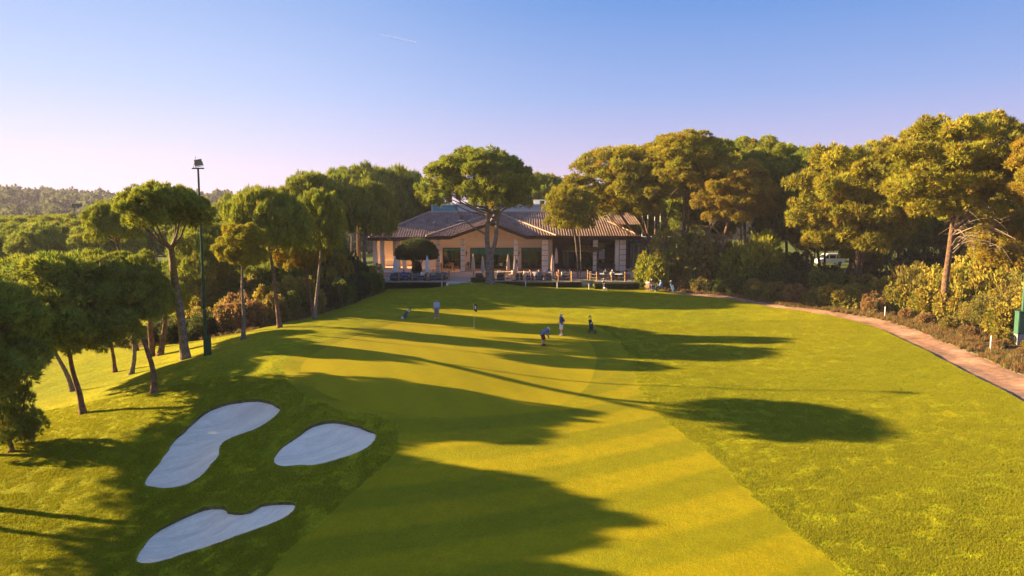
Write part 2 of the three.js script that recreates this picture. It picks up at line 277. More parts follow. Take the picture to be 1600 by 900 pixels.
// a pine crown: lobes of foliage with gaps between them, each lobe made of puffs, each puff of needle tufts; R radius, H height, crown base at y = 0
function pineCrown(seed, { R, H, form, lobes, lobe, puffs, puff, tufts, len = 0.26, wid = 0.03, blades = 5, brown = 0.015, flat = 0.62 }) {
  const r = rng(seed), L = new Leaves(), ph = [r() * 6, r() * 6, r() * 6], t1 = V(), t2 = V(), tip = V(), a = V(), b = V(), taken = [];
  for (let k = 0, tries = 0; k < lobes && tries < lobes * 60; tries++) {
    const ang = r() * 6.2832, wave = 1 + 0.12 * Math.sin(2 * ang + ph[0]) + 0.1 * Math.sin(3 * ang + ph[1]) + 0.06 * Math.sin(5 * ang + ph[2]), ls = lobe * (0.65 + 0.6 * r());
    let rad, y, rise = 0;
    if (form === 'umbrella') {
      rad = Math.sqrt(r()) * (R - ls * 0.8) * wave; const q = Math.min(1, rad / R), top = H * (0.30 + 0.70 * Math.sqrt(Math.max(0, 1 - q * q))) - ls * flat;
      y = r() < 0.68 ? top * (0.94 + 0.08 * r()) : top * (0.3 + 0.5 * r());
    } else if (form === 'cone') { const v = r(); y = H * v * 0.9 + 0.15; rad = R * (1 - v) ** 0.8 * (0.5 + 0.4 * Math.sqrt(r())) * wave; } else {
      const v = Math.pow(r(), 0.75), prof = Math.pow(Math.max(0.02, Math.sin(Math.PI * ((form === 'tall' ? 0.10 : 0.18) + (form === 'tall' ? 0.80 : 0.72) * v))), 0.62);
      rad = Math.max(0, R - ls * 0.75) * prof * (r() < 0.7 ? 0.9 + 0.16 * r() : Math.sqrt(r()) * 0.8) * wave; y = ls * flat + (H - ls * flat * 2) * v;
    }
    const c = V(rad * Math.cos(ang), y, rad * Math.sin(ang));
    if (taken.some(([t, q]) => Math.hypot(t.x - c.x, (t.y - c.y) / flat * 0.8, t.z - c.z) < (q + ls) * 0.62)) continue;
    taken.push([c, ls]); k++;
    const toneL = 0.85 + 0.3 * r(), np = Math.round(puffs * (ls / lobe) ** 2);
    for (let j = 0; j < np; j++) {
      const n = onSphere(r); if (n.y < -0.25) n.y = -n.y * r(); n.normalize();
      const out = 0.72 + 0.3 * r(), pc = V(c.x + n.x * ls * out, c.y + n.y * ls * flat * out, c.z + n.z * ls * out), ps = puff * (0.7 + 0.6 * r()), tone = toneL * (0.8 + 0.4 * r()), warm = r() < brown ? [1.3, 0.85, 1.0] : [0.88 + 0.26 * r(), 1, 0.8 + 0.5 * r()], nt = Math.round(tufts * (ps / puff) ** 2);
      for (let i = 0; i < nt; i++) {
        const dir = onSphere(r); dir.addScaledVector(n, 0.7).normalize(); dir.y += 0.2;
        const q = 0.35 + 0.65 * Math.sqrt(r()), base = V(pc.x + dir.x * ps * q, pc.y + dir.y * ps * 0.8 * q, pc.z + dir.z * ps * q); dir.y += 0.3; dir.normalize();
        const tn = tone * (0.75 + 0.5 * r()), col = [tn * warm[0], tn * warm[1], tn * warm[2]];
        for (let s = 0; s < blades; s++) {
          tip.set(dir.x + (r() - 0.5) * 1.3, dir.y + (r() - 0.5) * 1.3, dir.z + (r() - 0.5) * 1.3).normalize();
          t1.set(r() - 0.5, r() - 0.5, r() - 0.5).cross(tip).normalize().multiplyScalar(wid * (0.7 + 0.6 * r()));
          a.copy(base).add(t1); b.copy(base).sub(t1); t2.copy(base).addScaledVector(tip, len * (0.7 + 0.6 * r())); L.tri(a, b, t2, col);
        }
      }
    }
  }
  if (form === 'umbrella') {                                               // bring the outline to the stated radius
    const p = L.p, hs = []; for (let i = 0; i < p.length; i += 63) hs.push(Math.hypot(p[i], p[i + 2]));
    hs.sort((a, b) => a - b); const sr = R / hs[Math.floor(hs.length * 0.985)];
    for (let i = 0; i < p.length; i += 3) { p[i] *= sr; p[i + 2] *= sr; }
  }
  return L.geo();
}
const CROWN = {
  U0: [3, 2.6, pineCrown(11, { R: 3, H: 2.6, form: 'umbrella', lobes: 52, lobe: 0.7, puffs: 17, puff: 0.27, tufts: 24, len: 0.2, wid: 0.024 })],
  U1: [3, 2.6, pineCrown(12, { R: 3, H: 2.6, form: 'umbrella', lobes: 54, lobe: 0.68, puffs: 16, puff: 0.27, tufts: 24, len: 0.2, wid: 0.024 })],
  L0: [6.5, 7.0, pineCrown(13, { R: 6.5, H: 7.0, form: 'umbrella', lobes: 76, lobe: 1.3, puffs: 26, puff: 0.4, tufts: 28, len: 0.26, wid: 0.036 })],
  R0: [3, 4.4, pineCrown(14, { R: 3, H: 4.4, form: 'round', lobes: 56, lobe: 0.78, puffs: 18, puff: 0.3, tufts: 26, len: 0.22, wid: 0.025 })],
  R1: [3, 4.4, pineCrown(15, { R: 3, H: 4.4, form: 'round', lobes: 52, lobe: 0.82, puffs: 18, puff: 0.3, tufts: 26, len: 0.22, wid: 0.025 })],
  D0: [4.5, 7, pineCrown(16, { R: 4.5, H: 7, form: 'tall', lobes: 72, lobe: 1.05, puffs: 22, puff: 0.38, tufts: 28, len: 0.26, wid: 0.034, brown: 0.03 })],
  D1: [4.5, 7, pineCrown(17, { R: 4.5, H: 7, form: 'tall', lobes: 68, lobe: 1.1, puffs: 22, puff: 0.38, tufts: 28, len: 0.26, wid: 0.034, brown: 0.02 })],
  S0: [3, 3.5, pineCrown(18, { R: 3, H: 3.5, form: 'round', lobes: 12, lobe: 0.7, puffs: 14, puff: 0.28, tufts: 22, len: 0.22, wid: 0.026, brown: 0.12 })],
  C0: [1.3, 4, pineCrown(19, { R: 1.3, H: 4, form: 'cone', lobes: 34, lobe: 0.42, puffs: 9, puff: 0.2, tufts: 22, len: 0.2, wid: 0.018 })],
};
// tapered tube through points; radii along it
function limb(pts, r0, r1, sides = 8, seg = 10, wob = 0) {
  const c = new THREE.CatmullRomCurve3(pts), p = [], u = [], ix = [], fr = c.computeFrenetFrames(seg, false), len = c.getLength();
  for (let i = 0; i <= seg; i++) {
    const q = c.getPointAt(i / seg), t = i / seg, rr = (r0 + (r1 - r0) * Math.pow(t, 0.8)) * (i === 0 && r0 > 0.1 ? 1.35 : 1);
    for (let k = 0; k <= sides; k++) { const a = k / sides * 6.2832, w = rr * (1 + wob * Math.sin(a * 3 + i * 1.7)); const v = q.clone().addScaledVector(fr.normals[i], Math.cos(a) * w).addScaledVector(fr.binormals[i], Math.sin(a) * w); p.push(v.x, v.y, v.z); u.push(k / sides * 6.28 * r0, t * len); }
  }
  for (let i = 0; i < seg; i++) for (let k = 0; k < sides; k++) { const a = i * (sides + 1) + k, b = a + 1, d = a + sides + 1, e = d + 1; ix.push(a, d, b, b, d, e); }
  const g = new THREE.BufferGeometry(); g.setAttribute('position', new THREE.Float32BufferAttribute(p, 3)); g.setAttribute('uv', new THREE.Float32BufferAttribute(u, 2)); g.setIndex(ix); g.computeVertexNormals(); return g.toNonIndexed();
}
let treeCount = 0;
// x, d: foot of the trunk; cx, cd: middle of the crown; cb..ct: its lowest and highest point; w: its width
function tree([name, label, arch, mat, x, d, cx, cd, cb, ct, width, rad, zf, extra], group) {
  const w = width * (arch[0] === 'D' ? 1.06 : 1);
  const r = rng(5000 + 37 * treeCount++), y0 = ground(x, d) - 0.12;
  const root = thing(name, label, 'tree', [x, y0, -d], 0, group);
  const dx = cx - x, dz = -(cd - d), H0 = cb - y0, CH = ct - cb, [R, H, geo] = CROWN[arch];
  const turn = zf > 1.3 ? 0.1 : r() * 6.28, s = w / 2 / R, low = V(dx * 0.75, H0 + CH * 0.12, dz * 0.75), parts = [];
  const way = (f) => V(low.x * f * f * 0.7 + low.x * f * 0.3 + (r() - 0.5) * 0.25, low.y * f, low.z * f + (r() - 0.5) * 0.2);
  const pts = (end) => [V(0, 0, 0), way(0.33), way(0.66), end];
  const fork = (from, n, spread, rr) => { for (let k = 0; k < n; k++) { const a = k / n * 6.28 + r(), q = spread * (0.6 + 0.4 * r()), e = V(dx + Math.cos(a) * q * w / 2, H0 + CH * (0.3 + 0.35 * r()), dz + Math.sin(a) * q * w / 2 * zf); const m = from.clone().lerp(e, 0.5); m.y -= 0.12 * CH; parts.push(limb([from, m, e], rr, 0.03, 6, 6)); } };
  if (extra.includes('bigfork')) {
    const f = V(-0.02, 3.3, 0), a = V(-0.1, 9.0, 0.3), b = V(0.85, 8.8, -0.3);
    parts.push(limb([V(0, 0, 0), V(-0.05, 1.5, 0), f], rad * 1.15, rad * 0.9, 12, 8, 0.03), limb([f.clone().setY(3), V(-0.35, 5.2, 0.1), a], rad * 0.62, 0.24, 10, 8, 0.04), limb([f.clone().setY(3), V(0.6, 5, -0.1), b], rad * 0.5, 0.2, 10, 8, 0.04));
    for (const [s0, n] of [[a, 8], [b, 6]]) for (let k = 0; k < n; k++) { const an = k / n * 6.28 + r(), q = 0.45 + 0.45 * r(), e = V(dx + Math.cos(an) * q * w / 2, H0 + CH * (0.22 + 0.3 * r()), Math.sin(an) * q * w / 2), st = s0.clone(); st.y -= r() * 2.4; parts.push(limb([st, st.clone().lerp(e, 0.5).add(V(0, -0.5, 0)), e], 0.13, 0.03, 6, 7)); }
    parts.push(limb([V(-0.3, 5.8, 0.1), V(-2.2, 6.9, 0.5), V(-4.2, 9.2, 0.8)], 0.14, 0.04, 7, 7));
  } else if (extra.includes('fork')) {
    const f = low.clone().multiplyScalar(0.86); parts.push(limb([V(0, 0, 0), V(-0.15, 2.6, 0), V(-0.45, 5.2, 0), f], rad, rad * 0.6, 10, 12, 0.05));
    fork(f, 6, 0.75, rad * 0.36);
  } else if (extra.includes('limbs')) {
    const f = V(-0.3, 4.2, 0); parts.push(limb([V(0, 0, 0), V(0.1, 2, 0), f], rad, rad * 0.8, 10, 6, 0.05)); fork(f, 7, 0.85, rad * 0.45);
    parts.push(limb([V(-0.2, 2.6, 0.2), V(-2.6, 4.6, 0.4), V(-4.6, 7.2, 0.4)], 0.22, 0.07, 7, 7));
  } else {
    parts.push(limb(pts(low.clone().add(V(dx * 0.25, CH * 0.35, dz * 0.25))), rad, rad * 0.35, 8, 10, 0.05));
    if (extra.includes('twin')) parts.push(limb([V(rad * 2.2, 0, 0.2), way(0.4).add(V(0.5, 0, 0.2)), way(0.75).add(V(0.6, 0, 0.2)), V(dx + 0.5, H0 + CH * 0.4, dz)], rad * 0.8, rad * 0.3, 8, 8, 0.05));
    fork(low, 5, 0.7, rad * 0.3);
  }
  mesh('trunk', merge(parts), extra.includes('fork') || r() < 0.35 ? greyBark : bark, root);
  if (extra.includes('dead')) {                                          // bare branches below the crown
    const dead = [], n = extra.includes('bigdead') ? 26 : 16;
    for (let k = 0; k < n; k++) {
      const f = 0.45 + 0.6 * r(), st = V(low.x * f, Math.min(low.y * 1.15, low.y * f), low.z * f), a = (extra.includes('bigdead') ? (r() - 0.35) * 3 : r() * 6.28), q = (0.25 + 0.35 * r()) * w * (extra.includes('bigdead') ? 0.75 : 0.7);
      const e = st.clone().add(V(Math.cos(a) * q, (r() - 0.25) * q * 0.7, Math.sin(a) * q)), m = st.clone().lerp(e, 0.5).add(V(0, 0.2 * q, 0));
      dead.push(limb([st, m, e], 0.05, 0.012, 5, 5));
      for (let j = 0; j < 5; j++) { const b0 = m.clone().lerp(e, r()), b1 = b0.clone().add(V((r() - 0.5) * q * 0.7, (r() - 0.6) * q * 0.5, (r() - 0.5) * q * 0.7)); dead.push(limb([b0, b0.clone().lerp(b1, 0.5).add(V(0, 0.08, 0)), b1], 0.02, 0.006, 4, 3)); }
    }
    tag(mesh('dead_branches', merge(dead), deadWood, root), 'bare grey dead branches below the crown');
  }
  const c = mesh('crown', geo, LEAF[mat], root);
  c.position.set(dx, H0, dz); c.rotation.y = turn; const sz = s * zf; c.scale.set(s * (1 + (zf - 1) * Math.abs(Math.sin(turn))), CH / H, s * (1 + (zf - 1) * Math.abs(Math.cos(turn))));
  c.userData.kind = 'stuff';
  return root;
}
const TREES = [
  ['umbrella_pine', 'tall leaning umbrella pine with flat dome crown beside the green floodlight mast', 'U0', 'green', -22.03, 45.39, -19.19, 37.8, 8.53, 11.12, 3.9, 0.3, 1.9, 'fork'],
  ['umbrella_pine', 'small flat-topped umbrella pine rising just behind the foreground pine cluster', 'U1', 'green', -31.23, 56, -32.72, 56, 7.17, 10.65, 4.09, 0.2, 1.2, ''],
  ['pine_tree', 'broad dark pine in front of the foreground cluster with its trunk on sunny slope', 'R0', 'dark', -22.6, 35.18, -23.37, 35.2, 1.86, 7.33, 7.09, 0.17, 1, ''],
  ['pine_tree', 'pine with pale straight leaning trunk nearest the bunkers', 'R1', 'dark', -19.54, 36.49, -20.64, 36.7, 3.42, 7.39, 4.2, 0.17, 1, ''],
  ['pine_tree', 'pine with thin brown trunk standing between the pale leaning trunk and the shaded lawn', 'R0', 'dark', -25.25, 44.5, -23.98, 44.2, 2.54, 6.31, 3.48, 0.17, 1, ''],
  ['pine_tree', 'slim pine with short lean trunk at the back of the foreground cluster', 'R1', 'green', -28.04, 47.45, -28.89, 47.3, 2.3, 5.66, 5.32, 0.15, 1, ''],
  ['pine_tree', 'twin-lean pine whose trunk stands close behind the broad dark pine', 'R1', 'dark', -27.59, 42.13, -29.57, 42, 1.46, 5.23, 5.9, 0.17, 1, ''],
  ['pine_tree', 'pine with thick reddish trunk behind the pale leaning trunk', 'R0', 'green', -27.45, 51.17, -27.35, 51.2, 1.73, 4.84, 3.65, 0.3, 1, ''],
  ['pine_tree', 'second thick reddish trunked pine close to the tall leaning pine', 'R1', 'green', -26.63, 50.91, -26.32, 52, 1.86, 4.57, 3.12, 0.26, 1, ''],
  ['pine_tree', 'dark pine crown cut by the left edge of the picture', 'R0', 'dark', -23.1, 26.5, -22.28, 26.5, 1.74, 7.22, 6.71, 0.2, 1, ''],
  ['young_pine', 'young conical pine with foliage almost to the ground at the left edge', 'C0', 'dark', -23.54, 31.09, -23.3, 31.1, -1.39, 3.08, 2.16, 0.12, 1, ''],
  ['umbrella_pine', 'round pine standing behind the green floodlight mast', 'U0', 'green', -30.75, 66, -29.44, 66, 3.33, 8.77, 6.93, 0.17, 1.1, ''],
  ['pine_tree', 'slender leaning pine with low golden crown just right of floodlight mast', 'R0', 'gold', -19.45, 48.81, -19.22, 48.8, 5.78, 8.88, 3.38, 0.17, 1.1, ''],
  ['umbrella_pine', 'wide umbrella pine with slim bent trunk right of the floodlight mast', 'U1', 'green', -18.48, 53.76, -19.55, 54.4, 6.0, 11.61, 6.53, 0.2, 1.1, ''],
  ['pine_tree', 'slim pine with narrow tall crown by the lawn edge', 'R1', 'green', -17.12, 58.75, -16.19, 58.7, 6.19, 11.7, 3.52, 0.18, 1.1, ''],
  ['pine_tree', 'small golden pine with crown low between two slim trunks', 'R0', 'amber', -18.37, 62, -19.08, 62, 4.56, 9.2, 4.53, 0.17, 1.1, ''],
  ['umbrella_pine', 'round umbrella pine beside the open terrace corner of the clubhouse', 'U0', 'green', -17.4, 80, -16.85, 80, 6.74, 13.48, 7.35, 0.3, 1.1, ''],
  ['umbrella_pine', 'dense umbrella pine behind the slim lawn-edge pine', 'U1', 'green', -22.81, 78, -22.55, 78, 8.98, 14.45, 6.94, 0.25, 1.2, ''],
  ['umbrella_pine', 'dense tall umbrella pine behind the round pine by the clubhouse', 'U0', 'dark', -23.4, 104, -23.11, 104, 8.72, 17.06, 11.7, 0.3, 1.2, ''],
  ['umbrella_pine', 'dark umbrella pine sloping down to the clubhouse roof', 'U1', 'dark', -18.43, 108, -18.2, 108, 6.69, 17.06, 12.15, 0.3, 1.2, ''],
  ['umbrella_pine', 'dark umbrella pine between the roof edge and the terrace tree', 'U1', 'dark', -15.75, 112, -15.59, 112, 6.39, 14.89, 8.4, 0.3, 1.2, ''],
  ['umbrella_pine', 'hillside pine behind the wide umbrella pine', 'U1', 'green', -26.25, 80, -26.75, 80, 6.97, 12.53, 9.0, 0.25, 1.2, ''],
  ['umbrella_pine', 'hillside pine left of the wide umbrella pine', 'U0', 'green', -38.29, 95, -38.16, 95, 4.33, 12.1, 8.9, 0.25, 1.2, ''],
  ['stone_pine', 'huge forked umbrella pine standing on the lawn before the clubhouse', 'L0', 'green', -2.54, 79.3, -3.79, 79, 9.42, 17.33, 13.48, 0.5, 1, 'bigfork'],
  ['umbrella_pine', 'pine crown behind the flat white roof', 'U1', 'dark', 4.92, 125, 4.87, 125, 10.94, 17.38, 11.25, 0.3, 1.2, ''],
  ['umbrella_pine', 'low pine crown behind the roof units', 'U0', 'dark', -1.22, 130, -1.21, 130, 10.41, 15.8, 10.97, 0.3, 1.2, ''],
  ['pine_tree', 'golden twin-trunk pine in front of the right-hand tiled roof', 'R1', 'gold', 8.26, 85.5, 7.38, 85.5, 7.53, 13.46, 6.09, 0.13, 1, 'twin'],
  ['pine_tree', 'wide spreading pine with slanting limbs at the right end of the clubhouse', 'D0', 'gold', 18.98, 90, 15.45, 90, 9.2, 18.87, 12.65, 0.45, 1, 'limbs'],
  ['pine_tree', 'tall bare-stemmed pine with bunched crown above the bushes', 'D1', 'gold', 21.1, 84, 21.05, 84, 12.69, 19.75, 10.08, 0.3, 1, 'twin dead'],
  ['pine_tree', 'pale half dead pine with naked upper branches', 'S0', 'amber', 22.91, 82, 24.99, 82, 12.61, 17.41, 5.07, 0.18, 1, 'dead'],
  ['pine_tree', 'pine with dark slanting trunk and bare grey side branches', 'D0', 'amber', 23.77, 80, 25.9, 80, 8.68, 15.83, 8.1, 0.3, 1, 'dead'],
  ['pine_tree', 'dense green pine between the bare-branched trees and the tall wood', 'D1', 'green', 31.48, 92, 30.96, 92, 10.48, 20.09, 10.35, 0.3, 1, ''],
  ['pine_tree', 'dense pine with round top behind the dark shrubs', 'D0', 'green', 31.89, 84, 32.17, 84, 9.2, 18.23, 9.13, 0.28, 1, 'twin'],
  ['pine_tree', 'dark pine in the shaded hollow of the wood', 'D1', 'dark', 34.65, 80, 34.12, 80, 7.19, 17.51, 7.2, 0.3, 1, ''],
  ['pine_tree', 'large golden pine with billowing crown in the middle of the wood', 'D0', 'gold', 36.45, 72, 36.21, 72, 5.51, 17.07, 11.61, 0.3, 1, 'twin'],
  ['pine_tree', 'low pine with thick dark trunk in front of the parked van', 'R0', 'amber', 38.11, 84, 37.17, 84, 5.05, 10.13, 6.61, 0.28, 1, ''],
  ['pine_tree', 'dark pine beside the golden pine with stem among yellow shrubs', 'D1', 'dark', 44.24, 78, 43.94, 78, 5.2, 17.01, 6.58, 0.3, 1, ''],
  ['pine_tree', 'pine with low hanging needles right of the van', 'R1', 'green', 38.36, 79, 40.18, 79, 4.26, 8.69, 5.63, 0.26, 1, ''],
  ['pine_tree', 'tallest pine with sunlit reddish trunk and bare lower branches', 'D0', 'gold', 36.97, 58, 37.48, 58, 8.93, 17.74, 10.65, 0.36, 1, 'dead bigdead'],
  ['pine_tree', 'pine crown cut by the right edge above the green mast', 'D1', 'amber', 41.43, 52, 40.47, 52, 9.92, 15.87, 6.34, 0.3, 1, ''],
  ['pine_tree', 'golden low pine foliage behind the yellow shrubs near the right edge', 'R0', 'amber', 44.15, 60, 43.59, 60, 4.71, 10.03, 6.19, 0.22, 1, ''],
  ['pine_tree', 'dark pine behind the tallest pine', 'D1', 'dark', 51.18, 84, 50.49, 84, 4.89, 16.54, 9.45, 0.3, 1, ''],
  ['pine_tree', 'dark pine closing the gap right of the tallest pine', 'D0', 'dark', 56.99, 80, 56.14, 80, 4.34, 17.29, 11.25, 0.3, 1, ''],
  ['pine_tree', 'dark pine at the back of the wood behind the bushes', 'D1', 'dark', 27.56, 98, 27.15, 98, 6.01, 19.11, 11.94, 0.3, 1, ''],
  ['pine_tree', 'dark pine deep in the wood behind the dense green pine', 'D0', 'dark', 41.92, 104, 41.31, 104, 4.84, 19.24, 13.65, 0.3, 1, ''],
  ['pine_tree', 'dark pine deep in the wood behind the golden pine', 'D1', 'dark', 49.68, 100, 48.95, 100, 5.01, 19.22, 14.06, 0.3, 1, ''],
  ['pine_tree', 'dark pine at the back behind the spreading pine', 'D0', 'dark', 21.65, 110, 21.37, 110, 5.61, 18.31, 12.37, 0.3, 1, ''],
  ['pine_tree', 'pine outside the left edge shading the near fairway', 'R0', 'dark', -25, 22, -25, 22, 2.1, 7.6, 7, 0.22, 1, ''],
  ['pine_tree', 'pine outside the left edge shading the lowest bunker', 'R1', 'dark', -21, 17.5, -21, 17.5, 1.8, 6.8, 6, 0.22, 1, ''],
  ['pine_tree', 'pine outside the left edge shading the bunkers', 'R1', 'dark', -31, 27, -31, 27, 2.5, 8.0, 7.5, 0.22, 1, ''],
  ['pine_tree', 'pine outside the left edge on the lower slope', 'R0', 'dark', -34, 33, -34, 33, 3.5, 8.5, 7, 0.22, 1, ''],
  ['pine_tree', 'pine outside the left edge near the bottom corner', 'R0', 'dark', -27, 14, -27, 14, 2.0, 7.0, 6, 0.22, 1, ''],
];
for (const t of TREES) tree(t, 'pines around the golf green');

// wood on the lower ground beyond the foreground pines: each tree its own, the nearest rows
{
  const r = rng(77), rows = [[96, -118, -52, 13, 8.6], [112, -128, -50, 14, 9.2], [132, -140, -48, 14, 9.6], [158, -160, -50, 16, 10], [190, -186, -50, 18, 10.4], [118, -44, -26, 3, 12.5], [140, -46, -20, 4, 14], [118, 26, 96, 9, 15], [146, 20, 110, 9, 16.5], [98, 58, 84, 3, 14]];
  let n = 0;
  for (const [d, xa, xb, k, top] of rows) for (let i = 0; i < k; i++) {
    const x = xa + (xb - xa) * (i + 0.5 + (r() - 0.5) * 0.7) / k, dd = d + (r() - 0.5) * 12, y0 = ground(x, dd), t = top + (r() - 0.5) * 1.6, w = 8.5 + r() * 3.5;
    tree(['woodland_pine', 'dark umbrella pine in the continuous wood beyond the foreground pines', n++ % 2 ? 'U0' : 'U1', r() < 0.5 ? 'dark' : 'green', x, dd, x + (r() - 0.5), dd, Math.max(y0 + 3, t - 5.5 - r()), t, w, 0.22, 1, ''], 'wood beyond the foreground pines');
  }
}
// wooded hills at the horizon, too far to tell trees apart
{
  const r = rng(78), L = new Leaves();
  for (let k = 0; k < 150; k++) { const q = onSphere(r), c = V(q.x * 2.2, 3.6 + q.y * 2.4, q.z * 2.2), dir = onSphere(r), t = onSphere(r), tn = 0.8 + 0.4 * r(); const s = 1.1; L.tri(c.clone().addScaledVector(dir, s), c.clone().addScaledVector(t, s), c.clone().addScaledVector(dir, -s * 0.5).addScaledVector(t, -s * 0.6), [tn, tn, tn]); }
  const spots = [];
  for (let k = 0; k < 5200; k++) { const d = 230 + Math.pow(r(), 0.7) * 720, x = -0.86 * d + r() * (1.25 * d + 60); if (x > 30 && d < 300) continue; spots.push([x, d]); }
  const im = new THREE.InstancedMesh(L.geo(), foliage(0.12, 0.135, 0.06), spots.length), m = new THREE.Matrix4();
  spots.forEach(([x, d], i) => { const s = 0.8 + r() * 1.1; m.compose(V(x, ground(x, d) - 0.5, -d), new THREE.Quaternion().setFromAxisAngle(V(0, 1, 0), r() * 6.28), V(s * 1.15, s * (0.8 + 0.7 * r()), s * 1.15)); im.setMatrixAt(i, m); });
  im.name = 'distant_woodland'; im.castShadow = im.receiveShadow = true; tag(im, 'hazy wooded hills along the horizon at the far left', 'woodland', null, 'stuff'); scene.add(im);
}

// shrubs: leaves spread through lumps
function shrubGeo(seed, { lumps, leaves, size, leaf, tall = 1, spiky = 0 }) {
  const r = rng(seed), L = new Leaves(), a = V(), b = V(), c = V(), e = V();
  for (let k = 0; k < lumps; k++) {
    const an = r() * 6.28, q = Math.sqrt(r()) * 0.75, cs = size * (0.6 + 0.7 * r()), cc = V(Math.cos(an) * q, (0.15 + 0.75 * r() * (1 - 0.45 * q)) * tall, Math.sin(an) * q), tone = 0.75 + 0.5 * r(), hue = 0.85 + 0.4 * r();
    for (let i = 0; i < leaves; i++) {
      const d = onSphere(r), o = 0.5 + 0.5 * Math.sqrt(r()), p = V(cc.x + d.x * cs * o, Math.max(0.01, cc.y + d.y * cs * o * (spiky ? 1.3 : 1)), cc.z + d.z * cs * o), ls = leaf * (0.6 + 0.8 * r());
      if (spiky) { d.y += spiky; d.normalize(); }
      a.copy(onSphere(r)).cross(d).normalize(); const w = ls * (spiky ? 0.16 : 0.4), t = tone * (0.75 + 0.5 * r()), col = [t * hue, t, t];
      b.copy(p).addScaledVector(d, ls * 0.5).addScaledVector(a, w); c.copy(p).addScaledVector(d, ls * 0.5).addScaledVector(a, -w); e.copy(p).addScaledVector(d, ls); e.y -= ls * 0.15;
      L.tri(p, b, c, col); L.tri(c, b, e, col);
    }
  }
  return L.geo();
}
const SHRUB = [shrubGeo(41, { lumps: 34, leaves: 260, size: 0.3, leaf: 0.1 }), shrubGeo(42, { lumps: 34, leaves: 260, size: 0.28, leaf: 0.1, tall: 1.1 }), shrubGeo(43, { lumps: 40, leaves: 260, size: 0.26, leaf: 0.14, spiky: 0.7 }), shrubGeo(44, { lumps: 44, leaves: 320, size: 0.25, leaf: 0.055 })];
const SLEAF = { green: foliage(0.11, 0.15, 0.025), yellow: foliage(0.25, 0.235, 0.032), olive: foliage(0.21, 0.195, 0.04), dark: foliage(0.06, 0.08, 0.022), rust: foliage(0.25, 0.18, 0.07), lime: foliage(0.22, 0.25, 0.022) };
const stemGeo = merge([0, 1, 2, 3].map((k) => limb([V(0, 0, 0), V(Math.cos(k * 1.7) * 0.12, 0.3, Math.sin(k * 1.7) * 0.12), V(Math.cos(k * 1.7) * 0.45, 0.75, Math.sin(k * 1.7) * 0.45)], 0.03, 0.01, 5, 4)));
let shrubCount = 0;
function shrub(x, d, w, h, kind, col, label, group, name = 'shrub') {
  const r = rng(900 + 13 * shrubCount++), root = thing(name, label, 'shrub', [x, ground(x, d) - 0.05, -d], r() * 6.28, group);
  mesh('stems', stemGeo, bark, root).scale.set(w / 2, h, w / 2);
  const f = mesh('foliage', SHRUB[kind], SLEAF[col], root); f.scale.set(w / 2, h, w / 2 * (0.85 + 0.3 * r())); f.userData.kind = 'stuff';
  return root;
}
